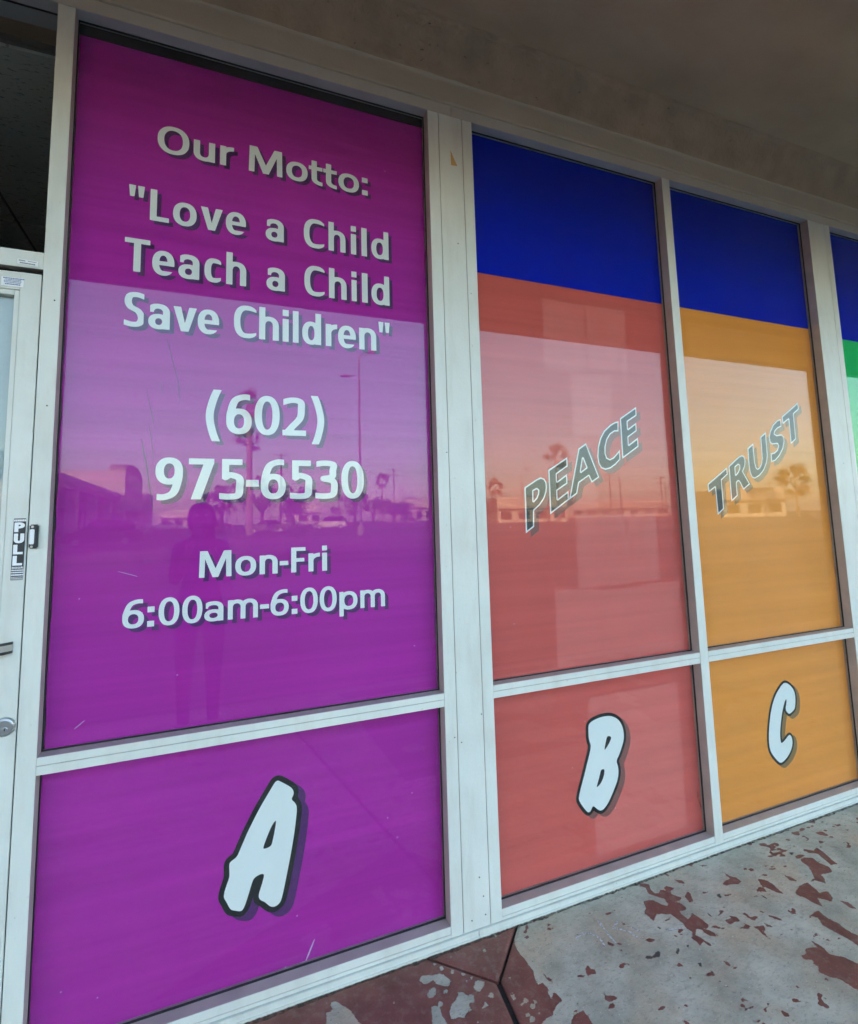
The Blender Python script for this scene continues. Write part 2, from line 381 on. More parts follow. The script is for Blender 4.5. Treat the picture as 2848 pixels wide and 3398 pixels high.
MOTTO = [(25841,944,[('O',-1757,-818),('u',-684,-25),('r',134,573),('M',1057,2179),('o',2308,3055),('t',3095,3585),('t',3614,4108),('o',4168,4941),(':',5054,5275)]),(23449,1053,[('"',-2513,-2069),('L',-1906,-1359),('o',-1245,-548),('v',-424,247),('e',349,985),('a',1627,2231),('C',2919,3650),('h',3792,4409),('i',4610,4806),('l',5004,5210),('d',5379,6049)]),(21678,1081,[('T',-2570,-1867),('e',-1798,-1165),('a',-1046,-430),('c',-277,233),('h',385,1014),('a',1666,2275),('C',2935,3653),('h',3799,4434),('i',4615,4804),('l',5000,5216),('d',5359,6047)]),(19915,1084,[('S',-2528,-1942),('a',-1855,-1251),('v',-1157,-479),('e',-445,194),('C',648,1361),('h',1440,2080),('i',2204,2406),('l',2544,2738),('d',2860,3511),('r',3672,4080),('e',4109,4752),('n',4873,5511),('"',5605,6032)]),(16699,1283,[('(',-137,334),('6',457,1235),('0',1322,2120),('2',2211,2985),(')',3123,3587)]),(14599,1271,[('9',-1529,-769),('7',-607,124),('5',283,1004),('-',1079,1473),('6',1534,2323),('5',2456,3184),('3',3294,4055),('0',4181,4976)]),(12203,800,[('M',-253,682),('o',789,1414),('n',1519,2077),('-',2139,2414),('F',2503,2963),('r',3059,3438),('i',3509,3674)]),(10885,792,[('6',-2268,-1711),(':',-1625,-1440),('0',-1331,-771),('0',-695,-136),('a',-80,462),('m',590,1480),('-',1540,1815),('6',1865,2428),(':',2521,2703),('0',2793,3362),('0',3422,3990),('p',4079,4699),('m',4796,5671)])]
PAINT = [[(1528,-18),(1555,-34),(1536,-62),(1539,-85),(1578,-88),(1597,-93),(1588,-107),(1605,-136),(1591,-143),(1570,-141),(1567,-149),(1582,-156),(1581,-179),(1565,-185),(1549,-181),(1542,-191),(1543,-223),(1577,-213),(1584,-238),(1584,-268),(1571,-275),(1550,-271),(1565,-287),(1573,-313),(1560,-310),(1544,-297),(1545,-275),(1537,-265),(1521,-267),(1507,-281),(1519,-306),(1504,-308),(1485,-321),(1491,-305),(1485,-288),(1511,-271),(1508,-249),(1514,-228),(1512,-199),(1510,-180),(1487,-169),(1464,-159),(1432,-179),(1432,-157),(1431,-144),(1451,-127),(1470,-96),(1506,-106),(1514,-132),(1529,-149),(1540,-141),(1548,-117),(1528,-91),(1517,-72),(1531,-46),(1518,-29)],[(1594,-74),(1607,-72),(1626,-92),(1597,-93),(1587,-89)],[(1622,-140),(1656,-120),(1650,-139),(1628,-166),(1615,-167)],[(1662,-56),(1684,-70),(1679,-86),(1664,-77)],[(1868,-106),(1865,-124),(1881,-143),(1875,-163),(1854,-169),(1834,-159),(1811,-157),(1803,-145),(1835,-138),(1858,-140),(1860,-118)],[(1948,-181),(1963,-192),(1970,-221),(1954,-268),(1940,-255),(1935,-231),(1925,-212)],[(1881,-224),(1911,-212),(1919,-223),(1908,-240),(1900,-229)],[(2058,-207),(2068,-220),(2065,-245),(2047,-233)],[(2211,-167),(2258,-182),(2247,-212),(2258,-242),(2240,-266),(2219,-265),(2183,-256),(2173,-275),(2149,-298),(2134,-272),(2111,-269),(2144,-262),(2172,-235),(2193,-209),(2198,-182)],[(2287,-131),(2306,-157),(2341,-150),(2330,-190),(2310,-224),(2307,-244),(2280,-240),(2289,-214),(2307,-175),(2289,-158),(2275,-143)],[(2091,-268),(2084,-294),(2074,-322),(2108,-326),(2094,-355),(2067,-363),(2056,-345),(2043,-332),(2014,-366),(2006,-342),(2008,-316),(1993,-289),(2046,-270)],[(1934,-378),(1981,-374),(1971,-404),(1979,-438),(1973,-471),(1979,-496),(1935,-521),(1939,-490),(1933,-464),(1930,-440),(1928,-422),(1948,-394)],[(1734,-474),(1754,-478),(1777,-462),(1810,-471),(1822,-489),(1818,-506),(1846,-529),(1859,-562),(1860,-594),(1766,-644),(1757,-618),(1757,-595),(1750,-570),(1729,-548),(1725,-530),(1746,-524),(1739,-507),(1765,-498),(1730,-487)],[(1652,-277),(1672,-280),(1683,-279),(1682,-266),(1699,-283),(1691,-298),(1673,-293),(1649,-294)],[(1735,-280),(1748,-283),(1741,-301),(1769,-308),(1750,-315),(1734,-311)],[(1667,-323),(1696,-321),(1694,-305),(1703,-327),(1687,-332)],[(1713,-335),(1745,-346),(1734,-359),(1720,-355),(1712,-395),(1710,-371),(1715,-350)],[(1803,-317),(1819,-333),(1827,-355),(1811,-339)],[(2099,-374),(2115,-391),(2107,-421),(2096,-406)],[(1761,-335),(1766,-361),(1756,-351)],[(1819,-31),(1844,-47),(1818,-43)],[(1783,-11),(1804,-16),(1782,-23)],[(2038,-159),(2063,-166),(2048,-171)],[(1821,-449),(1827,-468),(1824,-488),(1817,-474)],[(1097,-243),(1108,-238),(1104,-251),(1115,-258),(1111,-273),(1099,-266),(1083,-266)],[(1085,-336),(1086,-345),(1109,-350),(1108,-361),(1091,-360),(1078,-356)],[(1067,-377),(1080,-368),(1089,-370),(1084,-378)],[(966,-209),(975,-232),(973,-243),(966,-226)],[(1022,-18),(1030,-27),(1005,-52),(999,-46),(1017,-36)],[(1059,-10),(1073,-12),(1055,-23)],[(943,-372),(964,-354),(996,-354),(998,-377),(993,-394),(954,-455),(881,-423)],[(998,-4),(948,-66),(944,-87),(938,-111),(943,-139),(941,-164),(943,-185),(932,-204),(928,-233),(945,-233),(947,-252),(938,-271),(936,-290),(958,-273),(963,-306),(938,-307),(911,-331),(889,-329),(866,-339),(772,-475),(-342,8),(-359,81),(-34,50),(666,-4),(903,2)]]
PEELED = [[(625,-64),(648,-69),(658,-74),(674,-76),(689,-87),(698,-106),(700,-118),(685,-133),(669,-123),(654,-112),(650,-94),(635,-99),(614,-92),(613,-75)],[(615,-129),(630,-113),(648,-116),(647,-134),(626,-149),(612,-141)],[(663,-137),(675,-137),(678,-148),(669,-154),(662,-148)],[(649,-208),(666,-191),(686,-178),(703,-159),(715,-164),(724,-179),(749,-184),(736,-193),(733,-215),(722,-206),(711,-212),(715,-227),(693,-231),(684,-242),(665,-233),(643,-232)],[(610,-174),(622,-169),(634,-185),(630,-204),(633,-237),(632,-279),(581,-256)],[(747,-165),(764,-149),(780,-149),(792,-161),(777,-178),(760,-186),(749,-177)],[(737,-236),(761,-215),(766,-234),(753,-237)],[(840,-221),(849,-227),(848,-249),(836,-250),(835,-239)],[(895,-9),(910,-11),(922,-23),(906,-26),(896,-18)],[(647,-178),(643,-184),(634,-184),(629,-178),(631,-171),(635,-164),(643,-164),(649,-170)],[(794,-211),(789,-218),(780,-217),(775,-211),(777,-204),(782,-197),(791,-197),(797,-204)],[(877,-264),(872,-270),(863,-270),(858,-264),(861,-258),(866,-252),(875,-252),(880,-258)],[(897,-280),(892,-285),(885,-285),(880,-280),(883,-274),(888,-268),(895,-269),(900,-274)],[(856,-272),(853,-276),(847,-276),(844,-272),(845,-268),(849,-264),(855,-264),(858,-268)],[(883,-290),(878,-296),(869,-295),(864,-290),(867,-283),(872,-277),(881,-277),(886,-283)],[(883,-315),(879,-319),(874,-319),(871,-315),(873,-311),(876,-307),(882,-307),(885,-311)],[(856,-305),(851,-310),(844,-309),(839,-304),(842,-299),(846,-294),(854,-294),(858,-299)],[(861,-321),(855,-327),(846,-327),(841,-321),(844,-314),(850,-308),(859,-308),(864,-314)],[(868,-182),(865,-185),(861,-185),(858,-182),(860,-178),(863,-174),(867,-174),(870,-178)],[(851,-62),(846,-67),(839,-67),(835,-62),(837,-56),(842,-50),(849,-50),(853,-55)],[(699,-67),(695,-73),(688,-73),(683,-68),(685,-61),(689,-55),(696,-55),(701,-60)],[(723,-92),(719,-98),(712,-98),(707,-93),(709,-86),(713,-80),(720,-80),(725,-86)],[(750,-112),(747,-117),(740,-117),(736,-112),(738,-106),(741,-101),(748,-101),(752,-106)],[(765,-135),(762,-140),(756,-140),(752,-136),(754,-130),(757,-126),(763,-126),(767,-130)],[(684,-43),(681,-48),(675,-48),(671,-44),(673,-38),(676,-33),(682,-33),(686,-37)],[(746,-139),(744,-142),(740,-142),(738,-139),(739,-135),(741,-132),(745,-132),(747,-135)],[(714,-268),(712,-271),(707,-271),(705,-268),(706,-264),(708,-261),(713,-261),(715,-264)],[(751,-280),(749,-283),(745,-282),(743,-280),(744,-277),(746,-275),(750,-275),(752,-277)],[(741,-37),(739,-41),(734,-41),(731,-38),(732,-33),(735,-29),(740,-29),(743,-33)],[(757,-28),(755,-31),(752,-31),(750,-29),(751,-26),(752,-23),(756,-23),(758,-25)],[(350,-41),(367,-44),(384,-67),(400,-94),(406,-120),(414,-141),(406,-185),(300,-139),(324,-102),(333,-68),(350,-68),(345,-52)],[(522,-119),(519,-123),(515,-121),(514,-117),(517,-113),(521,-114)],[(343,-38),(340,-41),(337,-39),(336,-36),(338,-32),(341,-33)]]
CHALK = [[(1143,-139),(1157,-131),(1176,-129),(1196,-136),(1210,-156),(1213,-179),(1203,-204)],[(1259,-104),(1251,-161),(1245,-215)],[(1316,-133),(1283,-152),(1301,-164),(1321,-188),(1327,-217)],[(1343,-170),(1352,-197)],[(1443,-232),(1475,-238),(1491,-244)]]
OIL = [[(1330,-287),(1343,-282),(1348,-287),(1337,-298),(1327,-298),(1319,-296),(1301,-293),(1291,-288),(1298,-282),(1307,-285),(1313,-292)],[(1423,-367),(1429,-370),(1422,-379),(1417,-377)],[(2209,-124),(2226,-131),(2204,-137)],[(1396,-309),(1415,-298),(1409,-307),(1390,-316)],[(1445,-303),(1453,-305),(1444,-310)],[(1422,-205),(1429,-211),(1423,-215)],[(1441,-224),(1451,-230),(1441,-229)],[(1431,-398),(1436,-411),(1432,-406)],[(1877,-244),(1880,-264),(1875,-257)],[(1630,-223),(1626,-244),(1625,-237)],[(1735,-177),(1748,-179),(1735,-194),(1730,-188)]]

# ------------------------------------------------------------------ materials
def glass_mat(name='window glass', tint=(0.97, 0.985, 0.975)):
    m = bpy.data.materials.new(name); m.use_nodes = True; nt = m.node_tree; nt.nodes.clear()
    out = nt.nodes.new('ShaderNodeOutputMaterial'); mix = nt.nodes.new('ShaderNodeMixShader')
    tr = nt.nodes.new('ShaderNodeBsdfTransparent'); tr.inputs[0].default_value = (*tint, 1)
    gl = nt.nodes.new('ShaderNodeBsdfGlossy'); gl.inputs['Roughness'].default_value = 0.0
    lw = nt.nodes.new('ShaderNodeLayerWeight'); lw.inputs[0].default_value = 0.5
    # Schlick reflectance of a glass face: 0.043 + 0.957 * facing^5
    pw = nt.nodes.new('ShaderNodeMath'); pw.operation = 'POWER'; pw.inputs[1].default_value = 5
    ma = nt.nodes.new('ShaderNodeMath'); ma.operation = 'MULTIPLY_ADD'; ma.inputs[1].default_value = 0.957; ma.inputs[2].default_value = 0.043
    nt.links.new(lw.outputs['Facing'], pw.inputs[0]); nt.links.new(pw.outputs[0], ma.inputs[0])
    # the rear face is wetted by the bonded film and mirrors much less
    ge = nt.nodes.new('ShaderNodeNewGeometry'); bf = nt.nodes.new('ShaderNodeMath'); bf.operation = 'MULTIPLY_ADD'; bf.inputs[1].default_value = -0.72; bf.inputs[2].default_value = 1.0
    nt.links.new(ge.outputs['Backfacing'], bf.inputs[0])
    fr = nt.nodes.new('ShaderNodeMath'); fr.operation = 'MULTIPLY'; nt.links.new(ma.outputs[0], fr.inputs[0]); nt.links.new(bf.outputs[0], fr.inputs[1]); ma = fr
    # thin dust and wiping marks on the outside
    tc = nt.nodes.new('ShaderNodeTexCoord'); mp = nt.nodes.new('ShaderNodeMapping'); mp.inputs['Scale'].default_value = (1.3, 1, 0.55); mp.inputs['Rotation'].default_value = (0, R(24), 0)
    nt.links.new(tc.outputs['Object'], mp.inputs[0])
    n1 = nt.nodes.new('ShaderNodeTexNoise'); n1.inputs['Scale'].default_value = 5; n1.inputs['Detail'].default_value = 4; n1.inputs['Roughness'].default_value = 0.6; nt.links.new(mp.outputs[0], n1.inputs['Vector'])
    n2 = nt.nodes.new('ShaderNodeTexNoise'); n2.inputs['Scale'].default_value = 240; n2.inputs['Detail'].default_value = 1; nt.links.new(tc.outputs['Object'], n2.inputs['Vector'])
    r1 = nt.nodes.new('ShaderNodeMapRange'); r1.inputs[1].default_value = 0.5; r1.inputs[2].default_value = 0.78; r1.inputs[4].default_value = 0.012; nt.links.new(n1.outputs[0], r1.inputs[0])
    r2 = nt.nodes.new('ShaderNodeMapRange'); r2.inputs[1].default_value = 0.74; r2.inputs[2].default_value = 0.80; r2.inputs[4].default_value = 0.25; nt.links.new(n2.outputs[0], r2.inputs[0])
    du = nt.nodes.new('ShaderNodeMath'); du.operation = 'ADD'; nt.links.new(r1.outputs[0], du.inputs[0]); nt.links.new(r2.outputs[0], du.inputs[1])
    d2 = nt.nodes.new('ShaderNodeMath'); d2.operation = 'MULTIPLY'; nt.links.new(du.outputs[0], d2.inputs[0]); nt.links.new(bf.outputs[0], d2.inputs[1])
    df = nt.nodes.new('ShaderNodeBsdfDiffuse'); df.inputs[0].default_value = (0.55, 0.53, 0.50, 1)
    mixd = nt.nodes.new('ShaderNodeMixShader'); nt.links.new(d2.outputs[0], mixd.inputs[0]); nt.links.new(tr.outputs[0], mixd.inputs[1]); nt.links.new(df.outputs[0], mixd.inputs[2]); tr = mixd
    nt.links.new(ma.outputs[0], mix.inputs[0]); nt.links.new(tr.outputs[0], mix.inputs[1]); nt.links.new(gl.outputs[0], mix.inputs[2])
    nt.links.new(mix.outputs[0], out.inputs[0])
    return m

def film_mat(name, col, t=0.2, streak=0.10):
    """printed perforated vinyl: banded ink, a share of the light passes through the holes"""
    m = bpy.data.materials.new(name); m.use_nodes = True; nt = m.node_tree
    b = nt.nodes['Principled BSDF']; out = nt.nodes['Material Output']
    b.inputs['Roughness'].default_value = 0.55; b.inputs['Specular IOR Level'].default_value = 0.0
    tc = nt.nodes.new('ShaderNodeTexCoord')
    def noise(sc, scale, det):
        mp = nt.nodes.new('ShaderNodeMapping'); mp.inputs['Scale'].default_value = sc
        nt.links.new(tc.outputs['Object'], mp.inputs[0])
        n = nt.nodes.new('ShaderNodeTexNoise'); n.inputs['Scale'].default_value = scale; n.inputs['Detail'].default_value = det
        nt.links.new(mp.outputs[0], n.inputs['Vector']); return n.outputs[0]
    a = noise((0.5, 1, 14), 1.6, 4); c = noise((0.25, 1, 70), 1.0, 2); d = noise((1, 1, 1), 1.3, 1)
    def madd(x, k, y):
        q = nt.nodes.new('ShaderNodeMath'); q.operation = 'MULTIPLY_ADD'; nt.links.new(x, q.inputs[0]); q.inputs[1].default_value = k
        if isinstance(y, float): q.inputs[2].default_value = y
        else: nt.links.new(y, q.inputs[2])
        return q.outputs[0]
    v = madd(a, streak * 2.2, 1 - streak * 1.9); v = madd(c, streak * 0.8, v); v = madd(d, streak * 0.8, v)
    mx = nt.nodes.new('ShaderNodeMix'); mx.data_type = 'RGBA'; mx.blend_type = 'MULTIPLY'; mx.inputs[0].default_value = 1; mx.inputs[6].default_value = (*col, 1)
    nt.links.new(v, mx.inputs[7]); nt.links.new(mx.outputs[2], b.inputs['Base Color'])
    if t == 0: return m
    tr = nt.nodes.new('ShaderNodeBsdfTransparent'); mix = nt.nodes.new('ShaderNodeMixShader'); mix.inputs[0].default_value = t
    nt.links.new(b.outputs[0], mix.inputs[1]); nt.links.new(tr.outputs[0], mix.inputs[2]); nt.links.new(mix.outputs[0], out.inputs[0])
    return m

def frame_paint():
    m = mat('cream frame paint', (0.665, 0.69, 0.63), 0.42, var=0.06, scale=3.5, bump=0.05, bscale=90)
    nt = m.node_tree; b = nt.nodes['Principled BSDF']; base = b.inputs['Base Color'].links[0].from_socket
    tc = nt.nodes.new('ShaderNodeTexCoord')
    def layer(base, st, sc, det, lo, hi, k, col):
        mp = nt.nodes.new('ShaderNodeMapping'); mp.inputs['Scale'].default_value = st; nt.links.new(tc.outputs['Object'], mp.inputs[0])
        n = nt.nodes.new('ShaderNodeTexNoise'); n.inputs['Scale'].default_value = sc; n.inputs['Detail'].default_value = det; n.inputs['Roughness'].default_value = 0.65; nt.links.new(mp.outputs[0], n.inputs['Vector'])
        r = nt.nodes.new('ShaderNodeMapRange'); r.inputs[1].default_value = lo; r.inputs[2].default_value = hi; r.inputs[4].default_value = k; nt.links.new(n.outputs[0], r.inputs[0])
        mx = nt.nodes.new('ShaderNodeMix'); mx.data_type = 'RGBA'; nt.links.new(r.outputs[0], mx.inputs[0]); nt.links.new(base, mx.inputs[6]); mx.inputs[7].default_value = (*col, 1)
        return mx.outputs[2]
    base = layer(base, (1, 1, 0.18), 16, 6, 0.48, 0.75, 0.30, (0.42, 0.38, 0.30))
    base = layer(base, (1, 1, 1), 6, 8, 0.50, 0.72, 0.22, (0.50, 0.47, 0.38))
    base = layer(base, (1, 1, 0.6), 75, 4, 0.69, 0.72, 0.75, (0.16, 0.13, 0.10))
    nt.links.new(base, b.inputs['Base Color']); return m
M_face = frame_paint()
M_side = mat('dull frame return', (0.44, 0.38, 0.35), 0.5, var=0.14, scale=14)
M_header = mat('shade-toned header paint', (0.55, 0.51, 0.43), 0.5, var=0.08, scale=5)  # frame cream with the dim warm bounce under the canopy mixed into it
M_glass = glass_mat()
M_rubber = mat('black gasket', (0.012, 0.013, 0.015), 0.6)
M_stucco = mat('beige stucco', (0.43, 0.315, 0.215), 0.9, var=0.16, scale=9, bump=0.9, bscale=38)
M_lintel = mat('smooth lintel plaster', (0.54, 0.46, 0.345), 0.85, var=0.08, scale=5, bump=0.3, bscale=90)
M_soffit = mat('trowelled soffit stucco', (0.47, 0.36, 0.245), 0.92, var=0.14, scale=2.6, bump=0.35, bscale=22, stretch=(1, 1.6, 1))
M_dark = mat('dark gap', (0.01, 0.01, 0.01), 0.9)
M_purple = film_mat('purple vinyl', (0.43, 0.028, 0.35), 0.0, 0.22)
M_coral = film_mat('coral vinyl', (0.85, 0.155, 0.135), 0.24, 0.15)
M_orange = film_mat('orange vinyl', (0.98, 0.36, 0.075), 0.14, 0.11)
M_green = film_mat('green vinyl', (0.02, 0.55, 0.16), 0.0)
M_blue = film_mat('blue vinyl', (0.0005, 0.014, 0.50), 0.0)
M_white = mat('white print', (0.80, 0.83, 0.83), 0.5, spec=0.2)
M_black = mat('black print', (0.018, 0.022, 0.022), 0.5, spec=0.2)
M_grey = mat('charcoal print', (0.035, 0.05, 0.05), 0.5, spec=0.2)
M_shp = mat('shaded purple print', (0.10, 0.028, 0.14), 0.5, spec=0.2)
M_shc = mat('shaded coral print', (0.26, 0.10, 0.09), 0.5, spec=0.2)
M_sho = mat('shaded orange print', (0.28, 0.16, 0.065), 0.5, spec=0.2)
M_paper = mat('white paper', (0.85, 0.84, 0.80), 0.8)
M_scratch = mat('scratched vinyl', (0.62, 0.50, 0.68), 0.6)
M_hairline = mat('dark purple hairline', (0.17, 0.008, 0.16), 0.6)

# ------------------------------------------------------------------ ground
def lotz(y):
    return -0.13 + 0.012 * min(max(0.0, -y - 3.0), 170.0)

def asphalt():
    m = bpy.data.materials.new('worn asphalt'); m.use_nodes = True; nt = m.node_tree; b = nt.nodes['Principled BSDF']
    b.inputs['Roughness'].default_value = 0.85
    tc = nt.nodes.new('ShaderNodeTexCoord')
    n = nt.nodes.new('ShaderNodeTexNoise'); n.inputs['Scale'].default_value = 0.35; n.inputs['Detail'].default_value = 8
    n2 = nt.nodes.new('ShaderNodeTexNoise'); n2.inputs['Scale'].default_value = 60; n2.inputs['Detail'].default_value = 3
    nt.links.new(tc.outputs['Object'], n.inputs['Vector']); nt.links.new(tc.outputs['Object'], n2.inputs['Vector'])
    cr = nt.nodes.new('ShaderNodeValToRGB'); cr.color_ramp.elements[0].position = 0.3; cr.color_ramp.elements[0].color = (0.085, 0.078, 0.072, 1)
    cr.color_ramp.elements[1].position = 0.75; cr.color_ramp.elements[1].color = (0.17, 0.155, 0.14, 1)
    nt.links.new(n.outputs[0], cr.inputs[0])
    mx = nt.nodes.new('ShaderNodeMix'); mx.data_type = 'RGBA'; mx.blend_type = 'OVERLAY'; mx.inputs[0].default_value = 0.4
    nt.links.new(cr.outputs[0], mx.inputs[6]); nt.links.new(n2.outputs[0], mx.inputs[7]); nt.links.new(mx.outputs[2], b.inputs['Base Color'])
    return m
rows = [600, -2.74, -3.0, -60, -173, -1500]
vs, fs = [], []
for y in rows:
    for x in (-1500, -60, 0, 60, 1500): vs.append((x, y, lotz(y)))
for j in range(len(rows) - 1):
    for i in range(4):
        a = j * 5 + i; fs.append((a, a + 5, a + 6, a + 1))
mesh_obj('parking_lot', vs, fs, asphalt(), kind='structure', label='grey asphalt parking lot in front of the shops')

# ------------------------------------------------------------------ walkway: painted concrete slabs with sunken joints
def walkway_mat():
    m = bpy.data.materials.new('peeling red paint on concrete'); m.use_nodes = True; nt = m.node_tree; b = nt.nodes['Principled BSDF']
    N = nt.nodes.new; Lk = nt.links.new
    tc = N('ShaderNodeTexCoord')
    at = N('ShaderNodeAttribute'); at.attribute_name = 'wear'
    ol = N('ShaderNodeAttribute'); ol.attribute_name = 'oil'
    def noise(scale, det, rough=0.55, st=None):
        n = N('ShaderNodeTexNoise'); n.inputs['Scale'].default_value = scale; n.inputs['Detail'].default_value = det; n.inputs['Roughness'].default_value = rough
        if st:
            mp = N('ShaderNodeMapping'); mp.inputs['Scale'].default_value = st; mp.inputs['Rotation'].default_value = (0, 0, R(-25)); Lk(tc.outputs['Object'], mp.inputs[0]); Lk(mp.outputs[0], n.inputs['Vector'])
        else: Lk(tc.outputs['Object'], n.inputs['Vector'])
        return n.outputs[0]
    def math_(op, a, c, d=None):
        q = N('ShaderNodeMath'); q.operation = op
        for i, v in enumerate((a, c, d)):
            if v is None: continue
            if isinstance(v, (int, float)): q.inputs[i].default_value = v
            else: Lk(v, q.inputs[i])
        return q.outputs[0]
    def ramp(x, p0, c0, p1, c1):
        r = N('ShaderNodeValToRGB'); r.color_ramp.elements[0].position = p0; r.color_ramp.elements[0].color = (*c0, 1); r.color_ramp.elements[1].position = p1; r.color_ramp.elements[1].color = (*c1, 1)
        Lk(x, r.inputs[0]); return r.outputs[0]
    def mixc(f, a, c, mode='MIX'):
        q = N('ShaderNodeMix'); q.data_type = 'RGBA'; q.blend_type = mode
        if isinstance(f, (int, float)): q.inputs[0].default_value = f
        else: Lk(f, q.inputs[0])
        for i, v in ((6, a), (7, c)):
            if isinstance(v, tuple): q.inputs[i].default_value = (*v, 1)
            else: Lk(v, q.inputs[i])
        return q.outputs[2]
    rough = math_('MULTIPLY_ADD', noise(110, 6, 0.75), 0.016, -0.0095)
    wob = math_('MULTIPLY_ADD', noise(38, 4), 0.010, -0.005)
    fld = math_('ADD', math_('ADD', at.outputs['Fac'], rough), wob)
    paint = N('ShaderNodeMapRange'); Lk(fld, paint.inputs[0]); paint.inputs[1].default_value = 0.0006; paint.inputs[2].default_value = -0.0006
    pm = paint.outputs[0]
    # bare concrete: mottled grey with tan blooms, pale grit and dark pits
    con = ramp(noise(6, 8, 0.6), 0.32, (0.32, 0.315, 0.25), 0.70, (0.59, 0.585, 0.48))
    con = mixc(math_('MULTIPLY', ramp(noise(3.3, 5, 0.6), 0.48, (0, 0, 0), 0.68, (1, 1, 1)), 0.7), con, (0.50, 0.38, 0.25))
    con = mixc(math_('MULTIPLY', ramp(noise(70, 4, 0.7, (1, 2.2, 1)), 0.55, (0, 0, 0), 0.68, (1, 1, 1)), 0.55), con, (0.20, 0.17, 0.14))
    con = mixc(math_('MULTIPLY', ramp(noise(24, 6, 0.7, (1, 1.8, 1)), 0.50, (0, 0, 0), 0.70, (1, 1, 1)), 0.5), con, (0.25, 0.225, 0.19))
    con = mixc(ramp(noise(190, 2), 0.68, (0, 0, 0), 0.72, (1, 1, 1)), con, (0.75, 0.73, 0.68))
    con = mixc(ramp(noise(95, 3, 0.6), 0.685, (0, 0, 0), 0.71, (1, 1, 1)), con, (0.10, 0.09, 0.085))
    red = ramp(noise(9, 7, 0.6), 0.3, (0.15, 0.047, 0.036), 0.75, (0.25, 0.092, 0.07))
    red = mixc(math_('MULTIPLY', ramp(noise(35, 5, 0.7), 0.50, (0, 0, 0), 0.74, (1, 1, 1)), 0.5), red, (0.30, 0.235, 0.20))
    red = mixc(math_('MULTIPLY', ramp(noise(90, 5, 0.75, (1, 2.5, 1)), 0.60, (0, 0, 0), 0.72, (1, 1, 1)), 0.6), red, (0.36, 0.33, 0.28))
    red = mixc(ramp(noise(140, 2), 0.75, (0, 0, 0), 0.78, (1, 1, 1)), red, (0.5, 0.48, 0.45))
    col = mixc(pm, con, red)
    oil = N('ShaderNodeMapRange'); Lk(math_('ADD', ol.outputs['Fac'], rough), oil.inputs[0]); oil.inputs[1].default_value = 0.001; oil.inputs[2].default_value = -0.001
    col = mixc(math_('MULTIPLY', oil.outputs[0], 0.9), col, (0.025, 0.022, 0.022))
    Lk(col, b.inputs['Base Color'])
    Lk(math_('MULTIPLY_ADD', pm, -0.25, 0.85), b.inputs['Roughness'])
    hgt = math_('ADD', math_('MULTIPLY', pm, 0.0014), math_('ADD', math_('MULTIPLY', noise(130, 5, 0.65), 0.0012), math_('MULTIPLY', noise(14, 3), 0.004)))
    bp = N('ShaderNodeBump'); bp.inputs['Strength'].default_value = 0.9; bp.inputs['Distance'].default_value = 1.0
    Lk(hgt, bp.inputs['Height']); Lk(bp.outputs[0], b.inputs['Normal'])
    return m
M_walk = walkway_mat()
M_bed = mat('dirt in joints', (0.028, 0.025, 0.022), 0.95, var=0.3, scale=40, bump=0.6, bscale=90)
M_conc = mat('plain concrete', (0.33, 0.325, 0.30), 0.9, var=0.15, scale=4, bump=0.3, bscale=60)
walk = box('walkway', -12, 16, -2.6, 0.02, -0.13, -0.013, M_bed, kind='structure', label='covered walkway of concrete slabs with peeling red paint')
def pts_mm(L): return [(a / 1000, b / 1000) for a, b in L]
JX, JY = 0.829, -0.177
def hp(ax, ay, bx, by, gap):
    """half plane to the left of a->b, pulled back by gap"""
    d = Vector((bx - ax, by - ay)).normalized(); n = Vector((-d.y, d.x))
    return (ax + n.x * gap, ay + n.y * gap, n.x, n.y)
top_j = (1.001, -0.002); left_j = (0.672, -0.012); down_j = (JX - 0.354, -2.6)
slab_defs = [
    ((0.60, 1.06), (-0.22, 0.006), [hp(left_j[0], left_j[1], JX, JY, 0.004), hp(JX, JY, *top_j, 0.004)]),
    ((-1.4, 0.86), (-2.594, 0.006), [hp(JX, JY, left_j[0], left_j[1], 0.004), hp(*down_j, JX, JY, 0.009)]),
    ((0.45, 3.98), (-2.594, 0.006), [hp(JX, JY, *down_j, 0.009), hp(*top_j, JX, JY, 0.005)])]
PAINT_W = [pts_mm(q) for q in PAINT]; PEEL_W = [pts_mm(q) for q in PEELED]; OIL_W = [pts_mm(q) for q in OIL]
def region(polys, X, Y, cap=0.06):
    F = np.full(X.shape, cap)
    for P in polys:
        A = np.array(P); lo = A.min(0) - cap; hi = A.max(0) + cap
        k = (X > lo[0]) & (X < hi[0]) & (Y > lo[1]) & (Y < hi[1])
        if k.any(): F[k] = np.minimum(F[k], poly_sdf(A, X[k], Y[k]))
    return F
def axis_pts(lo, hi, f0, f1, fine, coarse):
    p = list(np.arange(lo, min(f0, hi), coarse)) + list(np.arange(max(f0, lo), min(f1, hi), fine))
    if hi > f1: p += list(np.arange(max(f1, lo), hi, coarse))
    return np.array(p + [hi])
